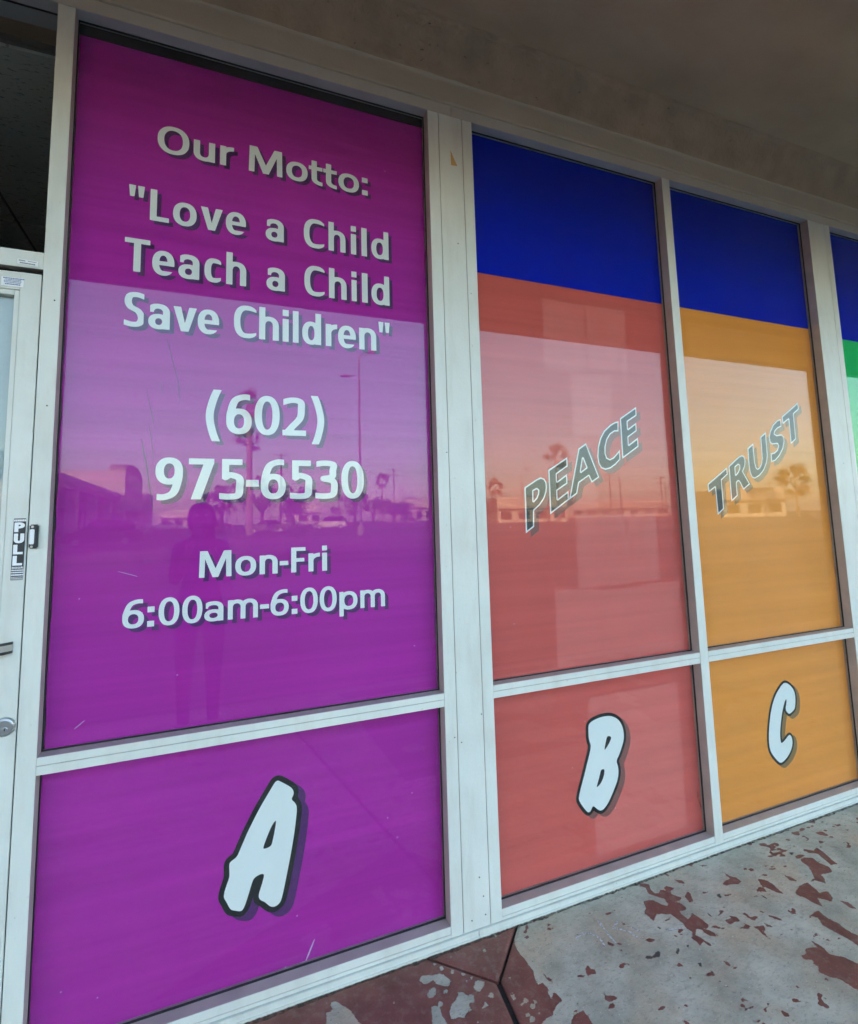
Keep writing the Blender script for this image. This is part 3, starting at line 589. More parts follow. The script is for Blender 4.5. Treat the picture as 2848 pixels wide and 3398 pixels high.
for (xr, yr, cuts) in slab_defs:
    xs = axis_pts(xr[0], xr[1], 0.22, 3.75, 0.006, 0.08); ys = axis_pts(yr[0], yr[1], -1.30, 0.01, 0.006, 0.08)
    nx, ny = len(xs), len(ys)
    X, Y = np.meshgrid(xs, ys)
    vs = np.stack([X.ravel(), Y.ravel(), np.zeros(nx * ny)], 1)
    ii = (np.arange(ny - 1)[:, None] * nx + np.arange(nx - 1)[None]).ravel()
    me = bpy.data.meshes.new('slab'); me.from_pydata(vs.tolist(), [], np.stack([ii, ii + 1, ii + nx + 1, ii + nx], 1).tolist())
    bm = bmesh.new(); bm.from_mesh(me)
    for (px, py, nx_, ny_) in cuts:
        bmesh.ops.bisect_plane(bm, geom=list(bm.verts) + list(bm.edges) + list(bm.faces), plane_co=(px, py, 0), plane_no=(-nx_, -ny_, 0), clear_outer=True)
    ed = [e for e in bm.edges if e.is_boundary]
    ex = bmesh.ops.extrude_edge_only(bm, edges=ed)
    for v in [g for g in ex['geom'] if isinstance(g, bmesh.types.BMVert)]: v.co.z = -0.0125
    bmesh.ops.recalc_face_normals(bm, faces=bm.faces)
    bm.to_mesh(me); bm.free()
    n = len(me.vertices); co = np.empty(n * 3); me.vertices.foreach_get('co', co); co = co.reshape(-1, 3)
    X, Y = co[:, 0], co[:, 1]
    wear = region(PAINT_W, X, Y)
    peel = region(PEEL_W, X, Y)
    # beyond the part seen close up the paint goes on in worn islands
    big = (vnoise(X * 2.3, Y * 2.3, 3) + .5 * vnoise(X * 5.1, Y * 5.1, 4) + .25 * vnoise(X * 11, Y * 11, 5)) / 1.75
    far = (Y < -1.0) & (X > 1.0)
    wear = np.where(far, np.minimum(wear, (0.60 - (1 - big)) * -0.35 + 0.02), wear)
    wear = np.maximum(wear, -peel)
    # stray flakes of paint left on the bare concrete
    sp = vnoise(X * 26 + Y * 10, Y * 46, 9) + .5 * vnoise(X * 70, Y * 120, 10)
    dens = np.clip(vnoise(X * 1.8, Y * 2.2, 12) - .42, 0, 1)
    wear = np.minimum(wear, (1.245 - sp - dens * .45) * 0.05 + 0.001)
    # worn edge of the slabs
    dj = np.full(n, 1.0)
    for (px, py, nx_, ny_) in cuts: dj = np.minimum(dj, (X - px) * nx_ + (Y - py) * ny_)
    top = co[:, 2] > -0.006
    co[top, 2] -= 0.0045 * np.exp(-(np.clip(dj[top], 0, 1) / 0.006) ** 2)
    me.vertices.foreach_set('co', co.ravel())
    for nm, arr in (('wear', wear), ('oil', region(OIL_W, X, Y))):
        a = me.attributes.new(nm, 'FLOAT', 'POINT'); a.data.foreach_set('value', arr.astype(np.float32))
    me.materials.append(M_walk); me.update()
    link(bpy.data.objects.new('slab', me), walk)
for (a, b) in ((-12, -8.7), (-8.69, -5.1), (-5.09, -1.41), (3.99, 8.0), (8.01, 12.0), (12.01, 16)):
    o = box('slab', a, b, -2.594, 0.006, -0.0125, 0.0, M_walk, walk)
    for nm, val in (('wear', -0.02 if b < 0 else 0.004), ('oil', 0.05)):
        at_ = o.data.attributes.new(nm, 'FLOAT', 'POINT'); at_.data.foreach_set('value', [val] * len(o.data.vertices))
for k in range(10):
    box('kerb_stone', -12 + 2.8 * k + 0.004, -12 + 2.8 * (k + 1) - 0.004, -2.75, -2.601, -0.15, -0.001, M_conc, walk, bevel=0.012)
# packed dirt where the sill meets the floor
M_dirt = bpy.data.materials.new('packed dirt'); M_dirt.use_nodes = True
nt = M_dirt.node_tree; b = nt.nodes['Principled BSDF']; b.inputs['Base Color'].default_value = (0.07, 0.058, 0.045, 1); b.inputs['Roughness'].default_value = 0.95
tc = nt.nodes.new('ShaderNodeTexCoord'); nz = nt.nodes.new('ShaderNodeTexNoise'); nz.inputs['Scale'].default_value = 70; nz.inputs['Detail'].default_value = 6; nz.inputs['Roughness'].default_value = .7
nt.links.new(tc.outputs['Object'], nz.inputs['Vector'])
mr = nt.nodes.new('ShaderNodeMapRange'); mr.inputs[1].default_value = .36; mr.inputs[2].default_value = .58; mr.inputs[4].default_value = .85; nt.links.new(nz.outputs[0], mr.inputs[0]); nt.links.new(mr.outputs[0], b.inputs['Alpha'])
vs, fs = [], []
xs_ = np.arange(-0.44, 4.7, 0.008)
for i, x in enumerate(xs_):
    wv = 0.0045 + 0.016 * float(vnoise(np.array([x * 9.]), np.array([.3]), 41)[0]) * float(vnoise(np.array([x * 45.]), np.array([.7]), 42)[0])
    vs += [(x, -0.0116, 0.0030), (x, -0.0140, 0.0016), (x, -0.0120 - wv, 0.0006)]
for i in range(len(xs_) - 1):
    for k in (0, 1): fs.append((3 * i + k, 3 * i + k + 1, 3 * i + k + 4, 3 * i + k + 3))
mesh_obj('dirt_line', vs, fs, M_dirt, walk)
# chalk scribble on the concrete
M_chalk = bpy.data.materials.new('faint chalk'); M_chalk.use_nodes = True
nt = M_chalk.node_tree; b = nt.nodes['Principled BSDF']; b.inputs['Base Color'].default_value = (0.75, 0.78, 0.80, 1); b.inputs['Roughness'].default_value = 0.95
tc = nt.nodes.new('ShaderNodeTexCoord'); nz = nt.nodes.new('ShaderNodeTexNoise'); nz.inputs['Scale'].default_value = 160; nz.inputs['Detail'].default_value = 4
nt.links.new(tc.outputs['Object'], nz.inputs['Vector'])
mr = nt.nodes.new('ShaderNodeMapRange'); mr.inputs[1].default_value = .34; mr.inputs[2].default_value = .58; mr.inputs[4].default_value = .8; nt.links.new(nz.outputs[0], mr.inputs[0])
nt.links.new(mr.outputs[0], b.inputs['Alpha'])
bm = bmesh.new()
for q in CHALK:
    P = [Vector((x / 1000, y / 1000)) for x, y in q]
    D = []
    for a, c in zip(P[:-1], P[1:]): D += [a.lerp(c, k / 4) for k in range(4)]
    D.append(P[-1]); prev = None
    for i, p in enumerate(D):
        d = (D[min(i + 1, len(D) - 1)] - D[max(i - 1, 0)]).normalized(); nn = Vector((-d.y, d.x)) * (0.0036 + 0.0012 * math.sin(i * 1.7))
        cur = (bm.verts.new((p.x + nn.x, p.y + nn.y, 0.0008)), bm.verts.new((p.x - nn.x, p.y - nn.y, 0.0008)))
        if prev: bm.faces.new((prev[0], cur[0], cur[1], prev[1]))
        prev = cur
bm_obj('chalk_mark', bm, M_chalk, walk)

# ------------------------------------------------------------------ shop building (walls, lintel, soffit, canopy, room behind the glass)
shop = empty('shop_building', (0, 0, 0), label='beige stucco shop building with lintel and deep soffit above the windows', cat='building')
ZS = 3.245
prof = [(0.03, 3.0045), (-0.001, 3.0045), (-0.005, 3.008)] + [(-0.005, z) for z in np.linspace(3.014, 3.096, 8)] + [(-0.0075, 3.101), (-0.012, 3.104), (-0.0165, 3.1065)]
cove = [(-0.0165 - (0.105 - 0.0165) * k / 14, 3.1065 + (ZS - 3.1065) * k / 14) for k in range(1, 14)] + [(-0.108, ZS - 0.001), (-0.125, ZS)]
P = prof + cove
xs = np.arange(-1.6, 4.7, 0.011)
vs, fs, mi = [], [], []
for i, x in enumerate(xs):
    for j, (y, z) in enumerate(P):
        n1 = float(vnoise(np.array([x * 30.]), np.array([j * 1.3]), 21)[0]) - .5; n2 = float(vnoise(np.array([x * 7.]), np.array([j * .5]), 22)[0]) - .5
        a = 0.0006 if j < len(prof) - 3 else 0.0035
        dz = 0.0
        if j < 3 and (-1 < x < 0.86 and n2 > .05 or n2 > .28): dz = 0.004 * abs(n1) + 0.003 * n2
        vs.append((x, y - a * n1 - 1.2 * a * n2, z + dz))
n = len(P)
for i in range(len(xs) - 1):
    for j in range(n - 1):
        fs.append((i * n + j, i * n + j + 1, (i + 1) * n + j + 1, (i + 1) * n + j)); mi.append(0 if j < len(prof) - 2 else 1)
mesh_obj('lintel', vs, fs, [M_lintel, M_stucco], shop, mi, smooth=True)
M_chip = mat('chipped plaster', (0.13, 0.095, 0.065), 0.95)
for k in range(34):     # chips and short cracks in the trowelled band
    u = random.uniform(.05, .95); x = random.uniform(0.1, 4.2); yy, zz = -0.0165 - .0885 * u, 3.1065 + (ZS - 3.1065) * u
    ey, ez = -.538, .843; L_ = random.uniform(.004, .022); pts = []
    for q in range(5): pts.append((x + L_ * (q / 4 - .5) * random.choice((1, .7)), random.gauss(0, .003)))
    vs_ = []
    for q, (px, pv) in enumerate(pts):
        wd = .0014 * math.sin(math.pi * (q + .5) / 5) + .0003
        for s_ in (-1, 1): vs_.append((px, yy + ey * (pv + s_ * wd) * -1 * -1 - .0042, zz + ez * (pv + s_ * wd) - .0026))
    mesh_obj('plaster_chip', vs_, [(2 * q, 2 * q + 1, 2 * q + 3, 2 * q + 2) for q in range(4)], M_chip, shop)
gx = np.arange(-12, 16.01, 0.25); gy = np.linspace(-1.815, -0.12, 14)
vs = [(x, y, ZS + 0.002 * (float(vnoise(np.array([x * 2.]), np.array([y * 3.]), 31)[0]) - .5) + (0.0004 if y > -.13 else 0)) for x in gx for y in gy]
fs = [(i * 14 + j, i * 14 + j + 1, (i + 1) * 14 + j + 1, (i + 1) * 14 + j) for i in range(len(gx) - 1) for j in range(13)]
mesh_obj('soffit', vs, fs, M_soffit, shop, smooth=True)
box('canopy_fascia', -12, 16, -1.955, -1.817, 2.95, 4.3, M_stucco, shop)
box('canopy_roof', -12, 16, -1.816, 0.0, 4.0, 4.12, M_conc, shop)
box('upper_wall', -12, 16, 0.0315, 0.25, 3.02, 5.4, M_stucco, shop)
box('front_wall', -12, -1.47, 0.0, 0.25, 0.002, 3.018, M_stucco, shop)
box('front_wall', 4.72, 16, 0.0, 0.25, 0.002, 3.018, M_stucco, shop)
box('side_wall', -12, -11.75, 0.252, 16, 0, 5.4, M_stucco, shop)
box('side_wall', 15.75, 16, 0.252, 16, 0, 5.4, M_stucco, shop)
box('rear_wall', -12, 16, 16.01, 16.25, 0, 5.4, M_stucco, shop)
box('roof', -11.74, 15.74, 0.252, 16, 4.6, 4.8, M_conc, shop)
M_inwall = mat('interior paint', (0.7, 0.69, 0.64), 0.9)
M_infloor = mat('vinyl floor tiles', (0.45, 0.43, 0.39), 0.5, var=.1)
box('interior_floor', -11.7, 15.7, 0.253, 7.0, -0.1, 0.0, M_infloor, shop)
box('interior_wall', -11.7, 15.7, 7.01, 7.15, 0.0, 4.0, M_inwall, shop)
def tile_mat():
    m = mat('fissured ceiling tile', (0.6, 0.62, 0.54), 0.9)
    nt = m.node_tree; b = nt.nodes['Principled BSDF']; tc = nt.nodes.new('ShaderNodeTexCoord')
    mp = nt.nodes.new('ShaderNodeMapping'); mp.inputs['Scale'].default_value = (1, 2.6, 1); nt.links.new(tc.outputs['Object'], mp.inputs[0])
    v = nt.nodes.new('ShaderNodeTexNoise'); v.inputs['Scale'].default_value = 48; v.inputs['Detail'].default_value = 3; nt.links.new(mp.outputs[0], v.inputs['Vector'])
    r = nt.nodes.new('ShaderNodeValToRGB'); r.color_ramp.elements[0].position = .60; r.color_ramp.elements[0].color = (.78, .80, .70, 1); r.color_ramp.elements[1].position = .66; r.color_ramp.elements[1].color = (.42, .44, .38, 1)
    nt.links.new(v.outputs[0], r.inputs[0]); nt.links.new(r.outputs[0], b.inputs['Base Color']); return m
M_tile = tile_mat()
ceil = box('ceiling', -11.7, 15.7, 0.253, 7.0, 3.0, 3.05, mat('ceiling grid', (0.22, 0.22, 0.2), 0.6), shop)
for i in range(8):
    for j in range(5):
        x0 = -3.4 + 0.61 * i; y0 = 0.26 + 1.22 * j
        box('ceiling_tile', x0 + .01, x0 + .6, y0 + .01, y0 + 1.21, 2.988, 2.999, M_tile, ceil)

# ------------------------------------------------------------------ storefront frame
frame = empty('storefront_frame', (0, 0, 0), label='cream painted aluminium frame of posts and rails holding the coloured windows', cat='window frame')
DP = 0.11
M_under = mat('bounce-toned header return', (0.52, 0.52, 0.53), 0.5, var=.08)  # header underside paler and cooler, floor bounce light put into its colour
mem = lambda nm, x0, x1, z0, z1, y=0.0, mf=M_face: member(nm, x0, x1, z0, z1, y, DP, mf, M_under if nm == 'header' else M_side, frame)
ZH, ZHT, ZM1, ZM0, ZSL = 2.9562, 3.0022, 0.7891, 0.7447, 0.0579
XJ0, XJ1, XP0, XG1, XG2, XP1, XB0, XB1, XD0, XD1 = -0.4488, -0.4043, 0.7559, 0.8009, 0.9022, 0.9464, 1.9500, 1.9970, 2.9990, 3.1821
XE0, XE1 = 4.22, 4.265
mem('header', -1.46, 0.8525, ZH + 0.0005, ZHT, 0.0, M_header); mem('header', 0.8545, 4.71, ZH + 0.0005, ZHT, 0.0006, M_header)
mem('jamb', XJ0, XJ1, 0.0235, ZH)
mem('jamb', -1.46, -1.415, 0.0235, ZH)
mem('post', XP0, XG1 - 0.0009, 0.0235, ZH); mem('post_filler', XG1 + 0.0009, XG2 - 0.0007, 0.0235, ZH, 0.0004); mem('post', XG2 + 0.0007, XP1, 0.0235, ZH)
mem('mullion', XB0, XB1, 0.0235, ZH)
mem('post', XD0, XD1 - 0.046, 0.0235, ZH); mem('post', XD1 - 0.0445, XD1, 0.0235, ZH, 0.0004)
mem('post', XE0, 4.71, 0.0235, ZH)
bays = [(XJ1, XP0), (XP1, XB0), (XB1, XD0), (XD1, XE0)]
zg = (ZM0 + ZM1) / 2 + 0.001
for a, b_ in bays:
    mem('rail', a + .0003, b_ - .0003, zg + 0.0006, ZM1, 0.0008); mem('rail', a + .0003, b_ - .0003, ZM0, zg - 0.0006, 0.0008)
    mem('sill_bead', a + .0003, b_ - .0003, 0.0345, ZSL, 0.0008); mem('sill_bead', a + .0003, b_ - .0003, 0.0235, 0.0337, 0.0004)
for a, b_ in ((XJ0, 0.8525), (0.8545, 4.71)):
    member('subsill', a, b_, 0.0015, 0.0225, -0.007, DP, M_face, M_face, frame)
    member('subsill_lip', a, b_, 0.0, 0.0075, -0.0115, -0.0072, M_face, M_face, frame)
def gasket(x0, x1, z0, z1, w=0.007):
    bm = bmesh.new(); y0, y1 = 0.040, 0.0455
    add_box(bm, x0, x1, y0, y1, z0, z0 + w); add_box(bm, x0, x1, y0, y1, z1 - w, z1)
    add_box(bm, x0, x0 + w, y0, y1, z0 + w, z1 - w); add_box(bm, x1 - w, x1, y0, y1, z0 + w, z1 - w)
    return bm_obj('gasket', bm, M_rubber, frame)
openings = []
for a, b_ in bays:
    for z0, z1 in ((ZM1, ZH), (ZSL, ZM0)):
        openings.append((a, b_, z0, z1))
TR = (-1.415, XJ0, 2.1625, ZH)
for a, b_, z0, z1 in openings + [TR]:
    e = 0.0006
    gasket(a + e, b_ - e, z0 + e, z1 - e, 0.0026)
    box('glass_pane', a + e, b_ - e, 0.046, 0.052, z0 + e, z1 - e, M_glass, frame)
mem('transom_bar', -1.415, XJ0 - .0003, 2.1128, 2.1625, 0.0008)
M_tape = mat('yellowed tape residue', (0.55, 0.33, 0.12), 0.7)
mesh_obj('tape_stain', [(0.8488, -0.0004, 2.8124), (0.8491, -0.0004, 2.7481), (0.8766, -0.0004, 2.7505), (0.8600, -0.0004, 2.785)], [(0, 1, 2, 3)], M_tape, frame)
M_screw = mat('dark screw hole', (0.03, 0.028, 0.026), 0.7)
bm_s = [(0.868, 2.43), (0.865, 0.18), (0.883, 0.06), (0.79, 0.64), (0.815, 0.62), (0.895, 0.70), (0.793, 1.62), (-0.418, 2.025), (-0.4225, 1.72), (0.832, 0.055), (0.878, 0.118), (3.07, 1.62)]
for x, z in bm_s:
    bm = bmesh.new(); lathe(bm, [(0.0021, -0.0009), (0.0021, 0.001)], 10, 'y', (x, 0, z)); bm_obj('screw_hole', bm, M_screw, frame)

# ------------------------------------------------------------------ door at the left edge
door = empty('shop_door', (-0.9, 0, 0), label='cream aluminium shop door with pale glass left of the purple window', cat='door')
def dmem(nm, x0, x1, z0, z1, y=0.0, m=None):
    return member(nm, x0 + 0.9, x1 + 0.9, z0, z1, y, 0.045, m or M_face, M_face, door)
DX1, DX0 = -0.4518, -1.412
dmem('stile', DX1 - 0.0485, DX1, 0.012, 2.0965); dmem('stile', DX0, DX0 + 0.0485, 0.012, 2.0965)
dmem('top_rail', DX0 + 0.0488, DX1 - 0.0488, 2.045, 2.0965, 0.0006); dmem('bottom_rail', DX0 + 0.0488, DX1 - 0.0488, 0.012, 0.19, 0.0006)
dmem('glazing_stop', DX1 - 0.062, DX1 - 0.0489, 0.1905, 2.0445, 0.004); dmem('glazing_stop', DX0 + 0.0489, DX0 + 0.062, 0.1905, 2.0445, 0.004)
dmem('glazing_stop', DX0 + 0.0625, DX1 - 0.0625, 2.030, 2.0445, 0.004)
box('glass_pane', DX0 + 0.95, DX1 + 0.85, 0.018, 0.024, 0.19, 2.045, M_glass, door)
box('door_screen', DX0 + 0.95, DX1 + 0.85, 0.028, 0.029, 0.19, 2.045, mat('pale door screen', (0.42, 0.50, 0.52), 0.7, var=.1, scale=2), door)
box('door_head_gap', -1.41 + .9, XJ0 + .8995, 0.03, 0.05, 2.0975, 2.112, M_dark, door)
# pull handle: flat bowed bar with black edges
M_chrome = mat('brushed metal', (0.45, 0.46, 0.46), 0.32, metal=0.9)
M_edge = mat('black handle edge', (0.02, 0.02, 0.022), 0.4)
hd = []
for nm, zc, hh, off, mm in (('pull_handle', 1.0757, 0.0078, 0.0, M_chrome), ('handle_edge', 1.0868, 0.0032, 0.0022, M_edge), ('handle_edge', 1.0646, 0.0032, 0.0022, M_edge)):
    bm = bmesh.new(); prev = None
    for k in range(25):
        u = k / 24; x = -0.4685 - u * 0.40; y = -0.002 - 0.052 * math.sin(math.pi * u) ** 0.6 - off * (0.3 + math.sin(math.pi * u))
        th = 0.006
        ring = [bm.verts.new((x + 0.9, y - th / 2, zc - hh)), bm.verts.new((x + 0.9, y + th / 2, zc - hh)), bm.verts.new((x + 0.9, y + th / 2, zc + hh)), bm.verts.new((x + 0.9, y - th / 2, zc + hh))]
        if prev:
            for q in range(4): bm.faces.new((prev[q], prev[(q + 1) % 4], ring[(q + 1) % 4], ring[q]))
        else: bm.faces.new(ring[::-1])
        prev = ring
    bm.faces.new(prev)
    hd.append(bm_obj(nm, bm, mm, door if not hd else hd[0]))
bm = bmesh.new(); lathe(bm, [(0.0237, 0.0), (0.0237, -0.003), (0.0215, -0.0075), (0.0195, -0.0085), (0.018, -0.006), (0.0165, -0.0065), (0.0165, -0.0072)], 40, 'y', (-0.4762 + .9, 0, 0.8785))
lock = bm_obj('lock_cylinder', bm, M_chrome, door, smooth=False)
bm = bmesh.new(); lathe(bm, [(0.0062, -0.0071), (0.0062, -0.0086), (0.0052, -0.0092)], 24, 'y', (-0.4738 + .9, 0, 0.8735)); bm_obj('key_plug', bm, M_chrome, lock)
box('keyhole', -0.4746 + .9, -0.4731 + .9, -0.0098, -0.0092, 0.8705, 0.8765, M_dark, lock)

# stickers on the door
M_stk = mat('white sticker', (0.80, 0.82, 0.82), 0.45)
M_blk = mat('black sticker', (0.018, 0.022, 0.025), 0.4)
def text_at(ch, x0, x1, z0, z1, y, m, parent, s=.27, t=.22, name='letter'):
    H = z1 - z0
    lp = glyph(ch, (x1 - x0) / H, s, t, 0.02)
    return flat_mesh(name, [[(x0 + a * H, z0 + b * H) for a, b in q] for q in lp], y, m, parent)
ps = box('pull_sticker', -0.4832, -0.4540, -0.0012, -0.0004, 1.2462, 1.4106, M_stk, label='tall black sticker with white letters PULL on the door edge', cat='sticker', bevel=0.0003)
box('sticker_panel', -0.4823, -0.4549, -0.0017, -0.0013, 1.2471, 1.4097, M_blk, ps)
for ch, z0, z1, x1 in (('P', 1.3735, 1.3988, -.4570), ('U', 1.3444, 1.3695, -.4570), ('L', 1.3148, 1.3401, -.4585), ('L', 1.2854, 1.3110, -.4585)):
    text_at(ch, -0.4800, x1, z0, z1, -0.0020, M_stk, ps, .36, .24)
for ch, x0 in zip('DOOR', (-0.4805, -0.4745, -0.4680, -0.4613)):
    text_at(ch, x0, x0 + 0.0055, 1.2766, 1.2822, -0.0020, M_stk, ps, .28, .22)
for z0, z1 in ((1.4015, 1.4068), (1.2715, 1.2745), (1.2655, 1.2690), (1.2590, 1.2628), (1.2545, 1.2560), (1.2510, 1.2525), (1.2485, 1.2495)):
    for k in range(7):
        x = -0.4812 + 0.0038 * k; box('print_line', x, x + 0.0030 + 0.0004 * random.random(), -0.0021, -0.0019, z0, z1, M_stk, ps)
M_ink = mat('grey ink', (0.16, 0.18, 0.22), 0.6); M_inkb = mat('blue ink', (0.10, 0.17, 0.36), 0.6)
s1 = empty('service_sticker', (-0.4855, -0.0003, 2.1262), label='small white sticker with grey print on the bar above the door', cat='sticker')
s1.rotation_euler = (0, R(3), 0)
box('sticker_face', -0.0245, 0.0245, -0.0012, 0, -0.0075, 0.0075, M_stk, s1)
for zz, hh, x0, x1 in ((0.0030, 0.0016, -0.021, -0.006), (0.0036, 0.0008, 0.000, 0.020), (-0.0035, 0.0017, -0.018, 0.018)):
    k = x0
    while k < x1:
        w_ = random.uniform(0.0016, 0.0036); box('print_line', k, min(k + w_, x1), -0.0017, -0.0013, zz - hh, zz + hh, M_ink, s1); k += w_ + 0.0007
s2 = empty('notice_sticker', (-0.5175, -0.0003, 2.0668), label='white sticker with blue lines of print on the door top corner', cat='sticker')
box('sticker_face', -0.026, 0.0255, -0.0012, 0, -0.0155, 0.0105, M_stk, s2)
for q, zz in enumerate((0.0075, 0.0035, -0.0005, -0.0045, -0.0095)):
    k = -0.022 + (0, .004, .002, .003, .005)[q]
    while k < 0.022 - (0, .004, .002, .003, .005)[q]:
        w_ = random.uniform(0.002, 0.005); box('print_line', k, k + w_, -0.0017, -0.0013, zz - (.0014 if q in (0, 4) else .0009), zz + (.0014 if q in (0, 4) else .0009), M_inkb, s2); k += w_ + 0.0008
bell = box('doorbell', -0.4446, -0.4244, -0.0120, -0.0003, 1.3285, 1.3925, M_blk, bevel=0.003, label='small black doorbell with white button on the jamb', cat='doorbell')
box('bell_button', -0.4428, -0.4318, -0.0150, -0.0121, 1.3400, 1.3800, M_stk, bell, bevel=0.0015)
for z in (1.3865, 1.3335):
    bm = bmesh.new(); lathe(bm, [(0.0035, -0.0120), (0.0032, -0.0135)], 14, 'y', (-0.4372, 0, z)); bm_obj('bell_screw', bm, M_chrome, bell)

# ------------------------------------------------------------------ printed window films
FY = 0.0560
def film(name, x0, x1, z0, z1, m, label, wob=0.0):
    n = 60; vs = []; fs = []
    for k in range(n + 1):
        z = z0 + (z1 - z0) * k / n
        vs += [(x0 + wob * random.random(), FY, z), (x1 - wob * random.random(), FY, z)]
    for k in range(n): fs.append((2 * k, 2 * k + 1, 2 * k + 3, 2 * k + 2))
    return mesh_obj(name, vs, fs, m, label=label, cat='window film', group='printed films on the shop windows')
ZB = 2.358
e = 0.001
f_pu = film('window_film', XJ1 + e, XP0 - e, ZM1 + e, ZH - 0.036, M_purple, 'tall purple window film with white motto, phone number and hours', 0.004)
f_pl = film('window_film', XJ1 + e, XP0 - e, ZSL + e, ZM0 - e, M_purple, 'purple lower window film with large white letter A')
f_cb = film('window_film', XP1 + e, XB0 - e, ZB, ZH - e, M_blue, 'deep blue window film above the coral PEACE panel')
f_cu = film('window_film', XP1 + e, XB0 - e, ZM1 + e, ZB - .0005, M_coral, 'coral red window film with slanted word PEACE')
f_cl = film('window_film', XP1 + e, XB0 - e, ZSL + e, ZM0 - e, M_coral, 'coral red lower window film with large white letter B')
f_ob = film('window_film', XB1 + e, XD0 - e, ZB, ZH - e, M_blue, 'deep blue window film above the orange TRUST panel')
f_ou = film('window_film', XB1 + e, XD0 - e, ZM1 + e, ZB - .0005, M_orange, 'orange window film with slanted word TRUST')
f_ol = film('window_film', XB1 + e, XD0 - e, ZSL + e, ZM0 - e, M_orange, 'orange lower window film with large white letter C')
f_gb = film('window_film', XD1 + e, XE0 - e, 2.332, ZH - e, M_blue, 'deep blue window film above the green panel at right edge')
f_gu = film('window_film', XD1 + e, XE0 - e, ZM1 + e, 2.3315, M_green, 'green window film cut off by the right edge of the picture')
f_gl = film('window_film', XD1 + e, XE0 - e, ZSL + e, ZM0 - e, M_green, 'plain green lower window film beyond the right edge')

box('shade_strip', XJ1 + .002, XP0 - .002, 0.0525, 0.057, ZH - 0.0355, ZH - 0.001, M_rubber, frame)  # black strip standing in for the shadowed glass between film and header
# motto lettering
for (bz, hz, rowc) in MOTTO:
    H = hz / 1e4; z0 = bz / 1e4
    for ch, a, b_ in rowc:
        xa, xb = a / 1e4, b_ / 1e4; w = (xb - xa) / H
        wide = 1.12 if bz == MOTTO[0][0] or bz == MOTTO[6][0] else 1.0
        lp = glyph(ch, w, 0.182 * wide, 0.145)
        loops = [[(xa + x * H, z0 + y * H) for x, y in q] for q in lp]
        nm = 'digit' if ch.isdigit() else 'letter' if ch.isalpha() else 'punctuation_mark'
        o = flat_mesh(nm, loops, FY - 0.0012, M_white, f_pu)
        flat_mesh('letter_shadow', loops, FY - 0.0006, M_shp, o, 0.0125, -0.0115)

def big_letter(data, parent, m_sh, grow, sh):
    polys = [chaikin([(x / 1e4, z / 1e4) for x, z in q], 2) for q in data]
    o = flat_mesh('letter', polys, FY - 0.0018, M_white, parent)
    ol = offset_loops([polys[0]], grow, 0.0022)
    ol = [q for q in ol if len(q) > 20]
    ol = [max(ol, key=len)]
    flat_mesh('letter_outline', ol, FY - 0.0012, M_black, o)
    flat_mesh('letter_shadow', ol, FY - 0.0006, m_sh, o, sh[0], sh[1])
big_letter(BIG_A, f_pl, M_shp, 0.0155, (0.022, -0.018))
big_letter(BIG_B, f_cl, M_shc, 0.0125, (0.022, -0.016))
big_letter(BIG_C, f_ol, M_sho, 0.0110, (0.022, -0.016))
def word(data, parent, m_sh):
    for g in data:
        polys = [[(x / 1e4, z / 1e4) for x, z in q] for q in g]
        inner = offset_loops(polys, -0.0058, 0.0012)
        o = flat_mesh('letter', [q for q in inner if len(q) > 6], FY - 0.0018, M_grey, parent)
        flat_mesh('letter_outline', polys, FY - 0.0012, M_white, o)
        flat_mesh('letter_shadow', polys, FY - 0.0006, m_sh, o, 0.022, -0.017)
word(PEACE, f_cu, M_shc)
word(TRUST, f_ou, M_sho)

def sliver(name, parent, pts, w, m, y=FY - 0.0009):
    """thin scratch or crease along pts (x, z), tapering to its ends"""
    vs, fs = [], []
    P = [Vector(p) for p in pts]; n = len(P)
    for i, p in enumerate(P):
        d = (P[min(i + 1, n - 1)] - P[max(i - 1, 0)]).normalized(); k = w * (0.25 + math.sin(math.pi * (i + .4) / (n)) * .75)
        vs += [(p.x - d.y * k, y, p.y + d.x * k), (p.x + d.y * k, y, p.y - d.x * k)]
    for i in range(n - 1): fs.append((2 * i, 2 * i + 1, 2 * i + 3, 2 * i + 2))
    return mesh_obj(name, vs, fs, m, parent)
sliver('hairline', f_pu, [(-0.184, 1.7963), (-0.1753, 1.7558), (-0.1671, 1.718), (-0.1609, 1.6902)], 0.0012, M_hairline)  # thin dark tapering lines laid on the purple film
sliver('hairline', f_pu, [(-0.1743, 1.6896), (-0.1679, 1.6519), (-0.1625, 1.6168), (-0.1598, 1.5842)], 0.0011, M_hairline)
sliver('hairline', f_pu, [(-0.1929, 1.6435), (-0.1861, 1.6036), (-0.1774, 1.5638), (-0.1682, 1.5043), (-0.156, 1.4302)], 0.0022, M_hairline)
sliver('hairline', f_pu, [(-0.0958, 1.8341), (-0.0937, 1.8027), (-0.0905, 1.7636)], 0.0012, M_hairline)
sliver('hairline', f_pu, [(-0.1325, 1.9647), (-0.1238, 1.9337), (-0.1135, 1.8908), (-0.0981, 1.8304)], 0.0013, M_hairline)
sliver('hairline', f_pu, [(-0.144, 1.8199), (-0.1417, 1.8019), (-0.1399, 1.7864)], 0.001, M_hairline)
sliver('scratch', f_pl, [(0.3224, 0.1112), (0.3139, 0.0943), (0.3046, 0.0757), (0.2962, 0.0598)], 0.0022, M_scratch)
sliver('scratch', f_pl, [(0.2768, 0.0572), (0.2906, 0.0573), (0.3055, 0.0545)], 0.002, M_scratch)
sliver('scratch', f_pu, [(-0.3331, 0.8317), (-0.3214, 0.8406), (-0.3096, 0.85)], 0.0009, M_scratch)
